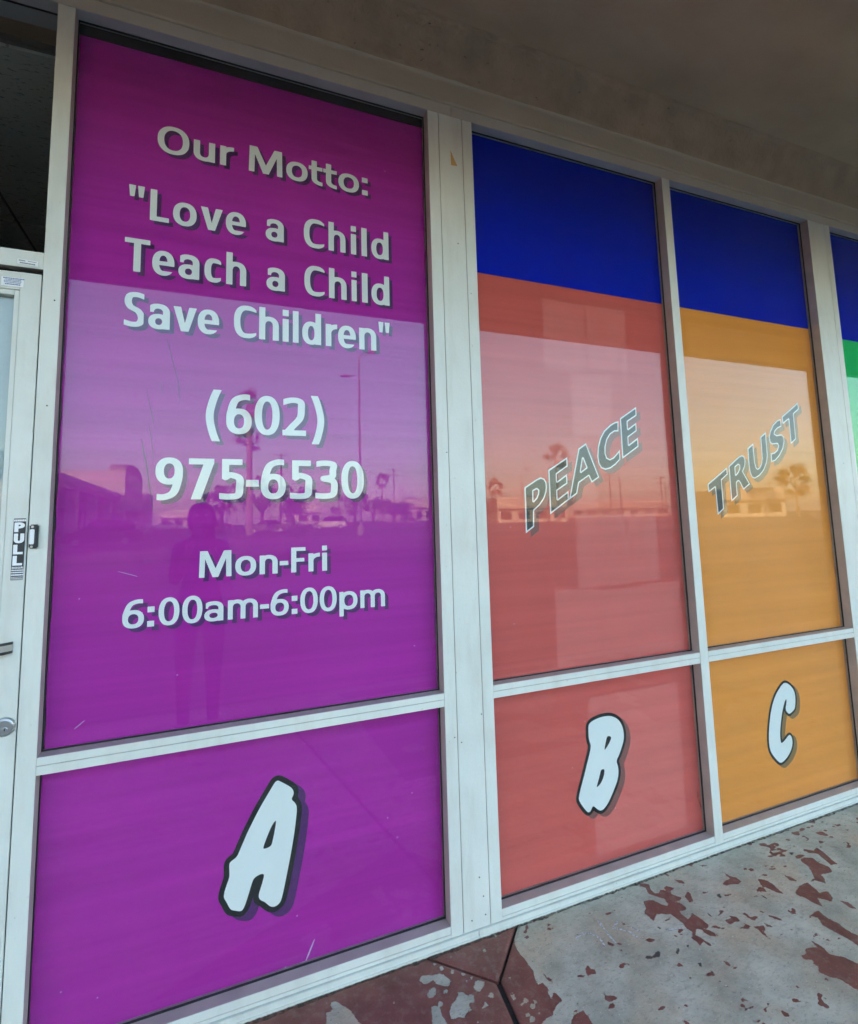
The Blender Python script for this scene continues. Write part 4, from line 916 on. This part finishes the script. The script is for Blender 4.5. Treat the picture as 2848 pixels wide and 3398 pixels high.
sliver('scratch', f_pu, [(-0.2429, 1.2525), (-0.2217, 1.2456), (-0.1917, 1.2352)], 0.0008, M_scratch)
sliver('scratch', f_cl, [(1.9326, 0.2112), (1.9357, 0.193), (1.9268, 0.1882)], 0.002, M_black)
sliver('scratch', f_cl, [(1.9345, 0.1822), (1.9453, 0.1536), (1.9573, 0.1357)], 0.0016, M_black)
sliver('speck', f_pl, [(0.1569, 0.5492), (0.1584, 0.5502), (0.1599, 0.5512)], 0.0016, M_scratch)
sliver('speck', f_pl, [(0.2683, 0.1909), (0.2698, 0.1919), (0.2713, 0.1929)], 0.0016, M_scratch)
sliver('speck', f_pl, [(0.5618, 0.4062), (0.5633, 0.4072), (0.5648, 0.4082)], 0.0016, M_scratch)
sliver('speck', f_pl, [(0.6492, 0.4656), (0.6507, 0.4666), (0.6522, 0.4676)], 0.0016, M_scratch)
sliver('speck', f_pl, [(0.5943, 0.3388), (0.5958, 0.3398), (0.5973, 0.3408)], 0.0016, M_scratch)
sliver('speck', f_pl, [(-0.2544, 0.1359), (-0.2529, 0.1369), (-0.2514, 0.1379)], 0.0016, M_scratch)
sliver('speck', f_pl, [(-0.3384, 0.1765), (-0.3369, 0.1775), (-0.3354, 0.1785)], 0.0016, M_scratch)
sliver('speck', f_pl, [(0.2335, 0.0593), (0.2350, 0.0603), (0.2365, 0.0613)], 0.0016, M_scratch)
sliver('speck', f_pu, [(0.5949, 2.6990), (0.5964, 2.7000), (0.5979, 2.7010)], 0.0016, M_scratch)
sliver('speck', f_pu, [(0.6698, 0.9438), (0.6713, 0.9448), (0.6728, 0.9458)], 0.0016, M_scratch)
sliver('speck', f_cl, [(1.3743, 0.5821), (1.3758, 0.5831), (1.3773, 0.5841)], 0.0016, M_scratch)
sliver('speck', f_cl, [(1.3045, 0.4229), (1.3060, 0.4239), (1.3075, 0.4249)], 0.0016, M_scratch)
sliver('speck', f_cl, [(1.4926, 0.2843), (1.4941, 0.2853), (1.4956, 0.2863)], 0.0016, M_scratch)
sliver('speck', f_cl, [(1.4972, 0.2378), (1.4987, 0.2388), (1.5002, 0.2398)], 0.0016, M_scratch)
sliver('speck', f_cu, [(1.0738, 0.9797), (1.0753, 0.9807), (1.0768, 0.9817)], 0.0016, M_scratch)
sliver('speck', f_cu, [(1.0345, 1.4005), (1.0360, 1.4015), (1.0375, 1.4025)], 0.0016, M_scratch)
sliver('speck', f_cu, [(1.0768, 1.3430), (1.0783, 1.3440), (1.0798, 1.3450)], 0.0016, M_scratch)
sliver('speck', f_pu, [(-0.3372, 1.1808), (-0.3357, 1.1818), (-0.3342, 1.1828)], 0.0016, M_scratch)
sliver('speck', f_pu, [(-0.0804, 0.9413), (-0.0789, 0.9423), (-0.0774, 0.9433)], 0.0016, M_scratch)
# sheets of paper taped to the inside of the glass, showing faintly through the film
def sheet(x0, x1, z0, z1, label, tilt=0.0):
    bm = bmesh.new(); cx, cz = (x0 + x1) / 2, (z0 + z1) / 2
    g = []
    for j in range(7):
        for i in range(5):
            u, v = i / 4 - .5, j / 6 - .5
            g.append(bm.verts.new((u * (x1 - x0), 0.0012 * math.sin(3 * u + 4 * v + cx * 9) + 0.0012, v * (z1 - z0))))
    for j in range(6):
        for i in range(4): bm.faces.new((g[j * 5 + i], g[j * 5 + i + 1], g[j * 5 + i + 6], g[j * 5 + i + 5]))
    o = bm_obj('paper_sheet', bm, M_paper, label=label, cat='paper', group='paper sheets taped inside the windows')
    o.location = (cx, FY + 0.0025, cz); o.rotation_euler = (0, R(tilt), 0)
sheet(1.279, 1.495, 1.99, 2.295, 'paper sheet behind the coral film, upper left of the sheets', 0.4)
sheet(1.506, 1.722, 2.01, 2.297, 'paper sheet behind the coral film, right of the uppermost sheet', -0.5)
sheet(1.402, 1.618, 1.715, 1.985, 'paper sheet behind the coral film, just above the letter A of PEACE', 0.3)
sheet(1.29, 1.505, 1.4, 1.69, 'paper sheet behind the coral film, behind the word PEACE', -0.4)
sheet(1.385, 1.6, 1.093, 1.39, 'paper sheet behind the coral film, below the letter E of PEACE', 0.2)
sheet(1.604, 1.82, 1.095, 1.39, 'paper sheet behind the coral film, right of the sheet below PEACE', -0.2)
sheet(1.268, 1.488, 0.795, 1.088, 'paper sheet behind the coral film, bottom left of three above the rail', 0.6)
sheet(1.492, 1.712, 0.802, 1.075, 'paper sheet behind the coral film, middle of three above the rail', -0.3)
sheet(1.716, 1.93, 0.8, 1.085, 'paper sheet behind the coral film, rightmost of three above the rail', 0.2)
sheet(1.4, 1.87, 0.085, 0.665, 'large paper poster behind the lower coral film around the letter B', 0.1)
sheet(2.1, 2.325, 2.01, 2.29, 'paper sheet behind the orange film, left of three under the blue band', -0.2)
sheet(2.335, 2.55, 2.01, 2.295, 'paper sheet behind the orange film, middle of three under the blue band', 0.3)
sheet(2.56, 2.775, 2.01, 2.305, 'paper sheet behind the orange film, right of three under the blue band', -0.2)
sheet(2.085, 2.7, 1.098, 1.36, 'wide paper sheet behind the orange film, below the word TRUST', 0.5)
sheet(2.105, 2.78, 0.8, 1.088, 'wide paper sheet behind the orange film, just above the rail', 0.2)

# ------------------------------------------------------------------ across the parking lot (seen mirrored in the glass)
M_wing = mat('tan stucco', (0.50, 0.40, 0.31), 0.9, var=.08, scale=1.5)
M_pale = mat('pale stucco', (0.62, 0.56, 0.47), 0.9, var=.06, scale=1.2)
M_roof = mat('faded roof tiles', (0.45, 0.31, 0.24), 0.85, var=.15, scale=3)
M_shopglass = mat('dark shop glass', (0.03, 0.035, 0.04), 0.08)
M_trim = mat('light trim', (0.68, 0.64, 0.56), 0.8)
M_sign = mat('white sign letters', (0.8, 0.8, 0.78), 0.6)
M_steel = mat('galvanised steel', (0.24, 0.23, 0.23), 0.7)
M_wood = mat('weathered pole wood', (0.16, 0.12, 0.09), 0.9)
M_lens = mat('lamp lens', (0.6, 0.6, 0.55), 0.3)

def part_box(nm, p, m, x0, x1, y0, y1, z0, z1, bevel=0): return box(nm, x0, x1, y0, y1, z0, z1, m, p, bevel)

# long wing on the left with arched tower
zb = lotz(-50) - 0.6
wing = empty('shop_wing', (-8.3, -50, zb), label='long tan shop wing with columns and arched sign tower, left of the lot', cat='building')
part_box('wall', wing, M_wing, -16, -3.2, -24, 26, 0, 4.6)
part_box('arcade_floor', wing, M_conc, -3.2, 0.4, -24, 26, 0, 0.72)
part_box('arcade_ceiling', wing, M_wing, -3.2, 0.2, -24, 26, 4.15, 4.6)
bm = bmesh.new()
q = [(0.25, 4.15), (0.25, 4.55), (-1.3, 5.6), (-14, 5.6), (-14, 4.6), (-0.3, 4.6), (-0.3, 4.15)]
for y in (-24.3, 26.3): pass
va = [bm.verts.new((x, -24.3, z)) for x, z in q]; vb = [bm.verts.new((x, 26.3, z)) for x, z in q]
for i in range(len(q)): bm.faces.new((va[i], va[(i + 1) % len(q)], vb[(i + 1) % len(q)], vb[i]))
bm.faces.new(va); bm.faces.new(vb[::-1])
bm_obj('mansard_roof', bm, M_roof, wing)
for k in range(8):
    y = -21 + 6.4 * k
    c = part_box('column', wing, M_pale, -0.35, 0.25, y - .45, y + .45, 0.72, 4.15)
    part_box('column_base', c, M_wing, -0.45, 0.35, y - .55, y + .55, 0.72, 1.3)
    for j in (0, 1):
        f = part_box('shop_window', wing, M_trim, -3.2, -3.12, y + .6 + 2.7 * j, y + 3.0 + 2.7 * j, 1.0, 3.6)
        part_box('window_pane', f, M_shopglass, -3.12, -3.08, y + .68 + 2.7 * j, y + 2.92 + 2.7 * j, 1.08, 3.52)
# tower
t = part_box('tower', wing, M_pale, -4.6, 0.85, -19.2, -5.2, 3.4, 7.1)
bm = bmesh.new(); A = [(y, 7.1 + 1.1 * math.sqrt(max(0, 1 - ((y + 12.2) / 7.0) ** 2))) for y in np.linspace(-19.2, -5.2, 25)]
va = [bm.verts.new((-0.6, y, z)) for y, z in A]; vb = [bm.verts.new((0.86, y, z)) for y, z in A]
for i in range(24): bm.faces.new((va[i], va[i + 1], vb[i + 1], vb[i]))
bm.faces.new(va); bm.faces.new(vb[::-1]); bm_obj('tower_arch', bm, M_wing, t)
for y in (-18.8, -5.6): part_box('tower_pier', wing, M_pale, 0.0, 0.84, y - .4, y + .4, 0.72, 3.4)
for k in range(6):
    y = -8.0 - 1.7 * k; part_box('sign_letter', t, M_sign, 0.86, 0.95, y - .45, y + .45, 5.6, 7.2 - .12 * abs(k - 2.5))
part_box('end_block', wing, M_pale, -6, 0.8, -33, -24.4, 0, 6.2)

def shop_block(loc, w, d, h, label, m, nwin, rz=0.0, band=True, second=0.0):
    o = empty('low_building', loc, rz, label=label, cat='building', group='low buildings across the lot')
    part_box('wall', o, m, -w / 2, w / 2, -d, 0, 0, h)
    part_box('parapet', o, M_trim, -w / 2 - .15, w / 2 + .15, -d - .15, 0.15, h, h + .35)
    if band: part_box('canopy', o, M_wing, -w / 2, w / 2, 0.001, 1.6, h * .58, h * .66)
    for k in range(nwin):
        x = -w / 2 + (k + .5) * w / nwin
        f = part_box('window', o, M_trim, x - w / nwin * .36, x + w / nwin * .36, 0.001, 0.06, h * .12, h * .5)
        part_box('pane', f, M_shopglass, x - w / nwin * .31, x + w / nwin * .31, 0.061, 0.09, h * .15, h * .47)
    if second: part_box('rooftop_unit', o, M_steel, w * .1, w * .1 + second, -d * .6, -d * .6 + second, h + .001, h + .001 + second * .6)
    return o
shop_block((-3.6, -130, lotz(-130)), 13.5, 12, 3.6, 'low pale building behind the white car, left of the palm', M_pale, 5, second=1.6)
shop_block((23, -140, lotz(-140)), 10, 12, 5.1, 'small pale building between the dark trees', M_pale, 3, second=1.4)
shop_block((58, -150, lotz(-150)), 14, 14, 6.6, 'taller pale building right of the trees', M_pale, 4, second=2.0)
shop_block((45, -120, lotz(-120)), 5, 6, 2.7, 'small kiosk in front of the taller pale building', M_wing, 2, band=False)
shop_block((54.5, -80, lotz(-80)), 13, 14, 4.2, 'sunlit pale building mirrored below the word PEACE', M_pale, 4, rz=R(18), second=1.5)
shop_block((96, -68, lotz(-68)), 11, 14, 5.2, 'sunlit pale building mirrored below the word TRUST', M_pale, 3, rz=R(30), second=1.5)
shop_block((113, -80, lotz(-80)), 9, 12, 3.8, 'sunlit pale shop behind the fan palm', M_pale, 3, rz=R(30), second=1.0)
shop_block((112, -124, lotz(-124)), 34, 14, 4.2, 'long low building at the far right end of the lot', M_wing, 8, rz=R(20), second=2.0)

# cars
M_tyre = mat('tyre rubber', (0.02, 0.02, 0.02), 0.8); M_rim = mat('alloy rim', (0.6, 0.6, 0.58), 0.4)
M_carglass = mat('car glass', (0.015, 0.018, 0.02), 0.05); M_tail = mat('tail lamp', (0.5, 0.02, 0.02), 0.3); M_head = mat('head lamp', (0.7, 0.7, 0.68), 0.15)
def car(loc, rz, col, label, suv=False):
    paint = mat('car paint', col, 0.25, spec=.6)
    o = empty('parked_car', loc, rz, label=label, cat='car', group='cars parked in the lot')
    rf = 1.72 if suv else 1.44; bl = 1.02 if suv else .93
    pr = [(-2.1, .28), (-2.26, .45), (-2.25, .75), (-2.15, bl), (-1.95 if suv else -1.55, bl + .02), (-1.75 if suv else -.95, rf - .06), (-1.2 if suv else -.5, rf), (.25, rf), (.5, rf - .04), (1.12, bl + .03), (1.95, bl - .12), (2.2, .68), (2.26, .45), (2.12, .28)]
    hw = lambda z: .89 if z <= bl else .89 - .26 * (z - bl) / (rf - bl)
    bm = bmesh.new()
    va = [bm.verts.new((x, -hw(z), z)) for x, z in pr]; vb = [bm.verts.new((x, hw(z), z)) for x, z in pr]
    n = len(pr)
    for i in range(n): bm.faces.new((va[i], va[(i + 1) % n], vb[(i + 1) % n], vb[i]))
    bm.faces.new(va); bm.faces.new(vb[::-1])
    bmesh.ops.bevel(bm, geom=[e_ for e_ in bm.edges if len(e_.link_faces) == 2], offset=.05, segments=2, affect='EDGES')
    bm_obj('body', bm, paint, o)
    for s_ in (-1, 1):
        yy = lambda z: s_ * (hw(z) + .008)
        b0, b1 = bl + .07, rf - .1
        xr = -1.72 if suv else -1.15
        for P in ([(xr, b0), (-.12, b0), (-.12, b1), (-1.5 if suv else -.7, b1)], [(-.04, b0), (.86, b0), (.42, b1), (-.04, b1)]):
            mesh_obj('side_window', [(x, yy(z), z) for x, z in P] + [(x, yy(z) - s_ * .02, z) for x, z in P], [(0, 1, 2, 3), (7, 6, 5, 4), (0, 4, 5, 1), (1, 5, 6, 2), (2, 6, 7, 3), (3, 7, 4, 0)], M_carglass, o)
        for x in (-1.36, 1.38):
            bm = bmesh.new(); lathe(bm, [(.2, -.1), (.33, -.1), (.33, .1), (.2, .1)], 20, 'y', (0, 0, 0)); w_ = bm_obj('wheel', bm, M_tyre, o); w_.location = (x, s_ * .82, .33)
            bm = bmesh.new(); lathe(bm, [(.21, 0), (.21, s_ * .104), (.08, s_ * .112)], 14, 'y', (0, 0, 0)); bm_obj('rim', bm, M_rim, w_)
        part_box('headlight', o, M_head, 2.12, 2.275, s_ * .72 - .13, s_ * .72 + .13, .62, .74)
        part_box('tail_light', o, M_tail, -2.285, -2.12, s_ * .74 - .11, s_ * .74 + .11, .68, .86)
    for nm, (xa, za), (xb, zb_) in (('windscreen', (1.08, bl + .08), (.56, rf - .08)), ('rear_window', (-1.99 if suv else -1.5, bl + .08), (-1.8 if suv else -1.0, rf - .1))):
        s_ = 1 if xa > 0 else -1
        mesh_obj(nm, [(xa + s_ * .02, -.74, za), (xa + s_ * .02, .74, za), (xb + s_ * .02, .6, zb_), (xb + s_ * .02, -.6, zb_)], [(0, 1, 2, 3)], M_carglass, o)
    return o
car((-6.4, -38.2, lotz(-38)), R(178), (0.012, 0.012, 0.014), 'dark car standing alone in front of the arcade', True)
car((-6.0, -93, lotz(-93)), R(2), (0.75, 0.75, 0.73), 'white car parked far off at the end of the arcade')
car((6.0, -58.5, lotz(-58)), R(190), (0.03, 0.03, 0.04), 'dark car just right of the palm trunk')
car((15.0, -68, lotz(-68)), R(200), (0.02, 0.025, 0.05), 'dark blue car right of the tall lamp post', True)
car((12.5, -88, lotz(-88)), R(5), (0.5, 0.5, 0.5), 'silver car behind the dark cars')
car((1.5, -95, lotz(-95)), R(0), (0.3, 0.02, 0.02), 'red car in front of the low pale building')
car((20.0, -92, lotz(-92)), R(185), (0.35, 0.33, 0.30), 'tan car in front of the small pale building')
M_line = mat('lot marking paint', (0.7, 0.68, 0.62), 0.8)
for (x, y, L_, a) in ((4.4, -46, 5.2, 8), (7.2, -44.5, 5.2, 8), (10.0, -43, 5.2, 8), (1.4, -47, 5.2, 8), (16.0, -40, 5.2, 8), (-3, -46, 5.2, 8), (13.0, -41.5, 5.2, 8)):
    c, s_ = math.cos(R(a)), math.sin(R(a)); zz = lotz(y) + .006
    mesh_obj('parking_line', [(x - c * L_ / 2 - s_ * .06, y - s_ * L_ / 2 + c * .06, zz + .012 * (s_ * L_ / 2)), (x + c * L_ / 2 - s_ * .06, y + s_ * L_ / 2 + c * .06, zz - .012 * (s_ * L_ / 2)), (x + c * L_ / 2 + s_ * .06, y + s_ * L_ / 2 - c * .06, zz - .012 * (s_ * L_ / 2)), (x - c * L_ / 2 + s_ * .06, y - s_ * L_ / 2 - c * .06, zz + .012 * (s_ * L_ / 2))], [(0, 3, 2, 1)], M_line, bpy.data.objects['parking_lot'])

# lamp posts and utility poles
def lamp_post(loc, h, label, rz=0.0, two=True):
    o = empty('lamp_post', loc, rz, label=label, cat='lamp post', group='lamp posts of the parking lot')
    bm = bmesh.new(); tube(bm, [(0, 0, 0), (0, 0, h)], [.13, .08], 10); bm_obj('pole', bm, M_steel, o)
    bm = bmesh.new(); tube(bm, [(0, 0, 0), (0, 0, .8)], [.3, .3], 14); bm_obj('base', bm, M_conc, o)
    for s_ in ((1, -1) if two else (1,)):
        top = h if s_ > 0 else h - 2.0
        bm = bmesh.new(); tube(bm, [(0, 0, top - .1), (s_ * .35, 0, top + .25), (s_ * .9, 0, top + (.5 if s_ > 0 else .1))], .04, 8); a = bm_obj('arm', bm, M_steel, o)
        hd_ = part_box('lamp_head', a, M_steel, min(s_ * .8, s_ * 1.6), max(s_ * .8, s_ * 1.6), -.2, .2, top + (.42 if s_ > 0 else .02), top + (.62 if s_ > 0 else .22), .03)
lamp_post((12.3, -43.2, lotz(-43)), 16.0, 'tall lamp post with two arms in the middle of the lot')
lamp_post((43.2, -118, lotz(-118)), 8.6, 'short single lamp post near the small kiosk', two=False)
lamp_post((64, -98, lotz(-98)), 11, 'lamp post mirrored above the word PEACE', two=False)
def utility_pole(loc, h, label, rz=0.0):
    o = empty('utility_pole', loc, rz, label=label, cat='utility pole', group='utility poles beyond the lot')
    bm = bmesh.new(); tube(bm, [(0, 0, 0), (0, 0, h)], [.19, .12], 8); bm_obj('pole', bm, M_wood, o)
    for zz in (h - .5, h - 1.7): part_box('crossarm', o, M_wood, -1.2, 1.2, -.06, .06, zz - .07, zz + .07)
    for k in (-1.0, -.5, .5, 1.0):
        bm = bmesh.new(); tube(bm, [(k, 0, h - .43), (k, 0, h - .18)], [.05, .03], 6); bm_obj('insulator', bm, M_trim, o)
for (x, y, h, lb, rz) in ((11, -88, 12.6, 'utility pole behind the dark cars', 0), (37.6, -108, 12.3, 'utility pole beside the small fan palm', 0), (25.3, -108, 9.6, 'short utility pole among the trees', 20),
                          (88.5, -98, 10.8, 'leftmost of the poles mirrored right of PEACE', 30), (100.7, -108, 10.2, 'second of the poles mirrored right of PEACE', 30), (94.1, -88, 9.4, 'nearest of the poles mirrored right of PEACE', 30),
                          (116.5, -108, 9.6, 'last of the poles mirrored right of PEACE', 30), (113.6, -88, 9.8, 'pole mirrored left of TRUST', 40), (129.8, -88, 8.4, 'pole mirrored behind the word TRUST', 40)):
    utility_pole((x, y, lotz(y)), h, lb, R(rz))

# palms
M_trunk = mat('palm trunk', (0.38, 0.28, 0.20), 0.95, var=.25, scale=5, bump=.5, bscale=8)
M_frond = mat('palm frond', (0.13, 0.14, 0.07), 0.7, var=.2, scale=3); M_skirt = mat('dry frond skirt', (0.20, 0.14, 0.08), 0.9, var=.2, scale=3)
def fan_mesh():
    vs, fs = [(0, 0, 0), (0.02, 0, .8), (-.02, 0, .8)], [(0, 1, 2)]
    for k in range(15):
        a = R(-72 + 144 * k / 14); L_ = 1.05 * (.75 + .25 * math.cos(a)) + .1 * math.sin(k * 5.1)
        dx, dz = math.sin(a), math.cos(a); b0 = len(vs)
        vs += [(dx * .1 - dz * .03, 0, .8 + dz * .1 + dx * .03), (dx * .1 + dz * .03, 0, .8 + dz * .1 - dx * .03), (dx * L_ * .65 + dz * .028, .04, .8 + dz * L_ * .65 - dx * .028), (dx * L_, .16, .8 + dz * L_ - .1 * abs(math.sin(a))), (dx * L_ * .65 - dz * .028, .04, .8 + dz * L_ * .65 + dx * .028)]
        fs += [(b0, b0 + 1, b0 + 2, b0 + 4), (b0 + 4, b0 + 2, b0 + 3)]
    me = bpy.data.meshes.new('frond'); me.from_pydata(vs, [], fs); me.materials.append(M_frond); return me
FAN = fan_mesh(); DRY = FAN.copy(); DRY.materials.clear(); DRY.materials.append(M_skirt)
def palm(loc, h, label, r=.18, cs=.9, n=26):
    o = empty('fan_palm', loc, label=label, cat='palm tree', group='fan palms around the lot')
    lean = random.uniform(-.4, .4)
    bm = bmesh.new(); K = 14
    tube(bm, [(lean * (k / K) ** 2, 0, h * k / K) for k in range(K + 1)], [r * (1.35 - .5 * (k / K) + .06 * (k % 2)) for k in range(K + 1)], 10); bm_obj('trunk', bm, M_trunk, o)
    for k in range(n):
        f = bpy.data.objects.new('frond', FAN if k < n * .8 else DRY); C.objects.link(f); f.parent = o
        pol = R(random.uniform(5, 115)) if k < n * .8 else R(random.uniform(125, 165))
        f.location = (lean, 0, h - .15 + random.uniform(-.2, .25)); f.rotation_euler = (Matrix.Rotation(random.uniform(0, 6.28), 3, 'Z') @ Matrix.Rotation(pol, 3, 'X') @ Matrix.Rotation(random.uniform(-1.4, 1.4), 3, 'Z')).to_euler()
        s_ = cs * random.uniform(.85, 1.15); f.scale = (s_, s_, s_)
palm((3.95, -58, lotz(-58)), 10.2, 'palm with its crown below the digits 602, in the lot middle')
palm((3.7, -53, lotz(-53)), 13.2, 'tallest palm of the lot, crown mirrored beside the digits 602', r=.26)
palm((38.1, -118, lotz(-118)), 10.2, 'small distant palm near the right edge of the purple window', cs=1.2)
palm((51.5, -68, lotz(-68)), 10.6, 'palm mirrored above the letter E of PEACE', cs=1.3)
palm((57, -98, lotz(-98)), 7.4, 'low palm at the left edge of the coral window', cs=1.3)
palm((93, -58, lotz(-58)), 6.2, 'broad palm mirrored right of the word TRUST', cs=1.9, n=44)

# broad-leaved trees
M_leaf = mat('tree leaves', (0.085, 0.10, 0.05), 0.7, var=.3, scale=2); M_bark = mat('bark', (0.10, 0.075, 0.055), 0.95)
def tree(loc, h, rad, label, n=1500):
    o = empty('leafy_tree', loc, label=label, cat='tree', group='dark trees beyond the lot')
    bm = bmesh.new(); tube(bm, [(0, 0, 0), (.1, 0, h * .3), (.0, .1, h * .6)], [.28, .2, .12], 8)
    for k in range(5):
        a = 6.28 * k / 5 + .4; tube(bm, [(.08, 0, h * .28), (math.cos(a) * rad * .3, math.sin(a) * rad * .3, h * .5), (math.cos(a) * rad * .65, math.sin(a) * rad * .65, h * .68)], [.12, .08, .03], 6)
    bm_obj('trunk', bm, M_bark, o)
    cl = [(random.gauss(0, rad * .42), random.gauss(0, rad * .42), h * random.uniform(.42, .9), rad * random.uniform(.25, .45)) for _ in range(13)]
    vs, fs = [], []
    for k in range(n):
        cx, cy, cz, cr = cl[k % 13]
        d = Vector((random.gauss(0, 1), random.gauss(0, 1), random.gauss(0, 1))).normalized() * cr * random.uniform(.55, 1) ; d.z *= .75
        p = Vector((cx, cy, cz)) + d; u = Vector((random.gauss(0, 1), random.gauss(0, 1), random.gauss(0, 1))).normalized(); w_ = u.orthogonal().normalized(); s_ = random.uniform(.10, .22)
        b0 = len(vs); vs += [p - u * s_, p + w_ * s_ * .5, p + u * s_, p - w_ * s_ * .5]; fs.append((b0, b0 + 1, b0 + 2, b0 + 3))
    mesh_obj('crown', vs, fs, M_leaf, o)
for (x, y, h, r_, lb) in ((1.5, -75, 6.6, 2.6, 'round tree left of the palm trunk'), (6.5, -72, 7.8, 3.4, 'largest dark tree behind the phone number'), (11.2, -76, 6.4, 2.8, 'dark tree right of the largest one'),
                      (25, -94, 6.0, 3.2, 'tree in front of the small pale building'), (29.5, -97, 6.2, 3.0, 'tree right of the small pale building'), (34.5, -100, 5.6, 2.8, 'tree left of the kiosk'), (39, -105, 4.8, 2.4, 'low tree behind the kiosk'),
                      (-1, -118, 5.0, 2.6, 'low tree before the low pale building'), (70, -92, 6, 3.4, 'tree right of the building under PEACE'), (84, -112, 5.5, 3.5, 'far tree between the poles'), (47, -84, 5, 2.8, 'tree at the left corner of the building under PEACE'),
                      (104, -72, 5.2, 3.0, 'tree between the two sunlit buildings'), (52, -140, 5.5, 3.2, 'tree in front of the taller pale building'), (17, -120, 4.6, 3, 'low tree at the end of the far row')):
    tree((x, y, lotz(y)), h, r_, lb)

# ------------------------------------------------------------------ the photographer, mirrored as a dark figure
PX, PY = -0.045, -2.13
body_me = bpy.data.meshes.new('person')
V, E, RAD = [], [], []
def J(p, r, par=None):
    V.append((p[0] + PX, p[1] + PY, p[2])); RAD.append(r if isinstance(r, tuple) else (r, r))
    if par is not None: E.append((par, len(V) - 1))
    return len(V) - 1
pel = J((0, 0, .84), (.135, .105)); wa = J((0, .0, 1.0), (.118, .09), pel); ch = J((0, 0, 1.16), (.135, .10), wa); ub = J((0, -.01, 1.25), (.10, .075), ch)
nk = J((0, 0, 1.315), .047, ub); hb = J((0, .02, 1.385), (.062, .07), nk); hc = J((0, .02, 1.445), (.073, .085), hb); ht = J((0, .01, 1.505), (.055, .062), hc)
for s_ in (-1, 1):
    hip = J((s_ * .085, 0, .78), (.085, .09), pel); kn = J((s_ * .09, .02, .43), .056, hip); an = J((s_ * .09, -.01, .09), .038, kn); he = J((s_ * .09, .03, .045), .036, an); to = J((s_ * .10, .15, .03), .03, he)
    sh = J((s_ * .135, -.01, 1.235), .058, ub); el = J((s_ * .155, .10, 1.02), .042, sh); wr = J((s_ * .075, .315, 1.215), .028, el); pa = J((s_ * .058, .362, 1.262), (.026, .02), wr)
    for k, (dx, dy, dz, L_) in enumerate(((-.010, .006, .030, .030), (-.006, .012, .024, .032), (-.006, .014, .012, .032), (-.006, .012, .0, .026))):
        a = J((s_ * (.054 + .002 * k), .375, 1.272 - .017 * k + .017), .0088, pa); b_ = J((s_ * (.050), .381, 1.284 - .017 * k + .014), .0082, a); J((s_ * .043, .379, 1.290 - .017 * k + .014), .0072, b_)
    a = J((s_ * .045, .352, 1.285), .0105, pa); J((s_ * .036, .362, 1.31), .009, a)
body_me.from_pydata(V, E, [])
M_cloth = mat('dark clothing', (0.075, 0.065, 0.085), 0.9, var=.15, scale=20); M_skin = mat('skin', (0.36, 0.22, 0.16), 0.55); M_hair = mat('dark hair', (0.015, 0.012, 0.010), 0.6)
person = bpy.data.objects.new('person', body_me)
link(person, label='person in dark clothes holding up a phone, mirrored in the purple window', cat='person')
sk = person.modifiers.new('skin', 'SKIN')
for i, d in enumerate(body_me.skin_vertices[0].data):
    d.radius = RAD[i]; d.use_root = (i == 0)
ss = person.modifiers.new('sub', 'SUBSURF'); ss.levels = 2; ss.render_levels = 2
dg = bpy.context.evaluated_depsgraph_get()
ev = person.evaluated_get(dg); nm = bpy.data.meshes.new_from_object(ev)
person.modifiers.clear(); person.data = nm
nm.materials.clear(); nm.materials.append(M_cloth); nm.materials.append(M_skin)
for p in nm.polygons:
    c = p.center; p.use_smooth = True
    p.material_index = 1 if (c.z > 1.33 or (c.y > PY + .27 and c.z > 1.1)) else 0
bm = bmesh.new(); bmesh.ops.create_uvsphere(bm, u_segments=20, v_segments=14, radius=1)
for v in bm.verts:
    d = v.co.copy(); v.co = Vector((PX + d.x * .088, PY - .012 + d.y * (.085 if d.y < 0 else .075), 1.462 + d.z * (.085 if d.z > 0 else .16)))
    if d.y > .35 and d.z < .45: v.co.y = PY + .02 + .0 * d.y
    if d.z < -.2: v.co.x += .012 * math.sin(9 * d.x)
bm_obj('hair', bm, M_hair, person, smooth=True)
for s_ in (-1, 1):
    bm = bmesh.new(); bmesh.ops.create_uvsphere(bm, u_segments=10, v_segments=8, radius=.010); o = bm_obj('eye', bm, M_sign, person, smooth=True); o.location = (PX + s_ * .029, PY + .096, 1.455)
bm = bmesh.new(); tube(bm, [(PX, PY + .095, 1.452), (PX, PY + .112, 1.418), (PX, PY + .093, 1.412)], [.006, .012, .008], 8); bm_obj('nose', bm, M_skin, person, smooth=True)
bm = bmesh.new(); tube(bm, [(PX - .02, PY + .085, 1.388), (PX, PY + .094, 1.388), (PX + .02, PY + .085, 1.388)], [.003, .005, .003], 6); bm_obj('mouth', bm, mat('lips', (.32, .12, .10), .5), person, smooth=True)
phone = box('phone', -0.037, 0.037, -1.737, -1.729, 1.245, 1.398, mat('black phone', (0.015, 0.015, 0.017), 0.2), bevel=0.003, label='black phone held up in both hands, mirrored in the purple window', cat='phone')
box('lens_bump', -0.014, 0.014, -1.7288, -1.7265, 1.352, 1.392, mat('phone lens glass', (0.01, 0.01, 0.012), 0.05), phone)

# ------------------------------------------------------------------ dusty evening air over the lot
M_haze = bpy.data.materials.new('dusty air'); M_haze.use_nodes = True
nt = M_haze.node_tree; nt.nodes.clear(); out = nt.nodes.new('ShaderNodeOutputMaterial'); pv = nt.nodes.new('ShaderNodeVolumePrincipled')
pv.inputs['Color'].default_value = (0.92, 0.88, 0.84, 1); pv.inputs['Density'].default_value = 0.0016; pv.inputs['Anisotropy'].default_value = 0.0
nt.links.new(pv.outputs[0], out.inputs['Volume'])
hz = box('haze', -1510, 1510, -1510, 610, -1.2, 19.0, M_haze, kind='stuff', label='pale dusty air over the parking lot')
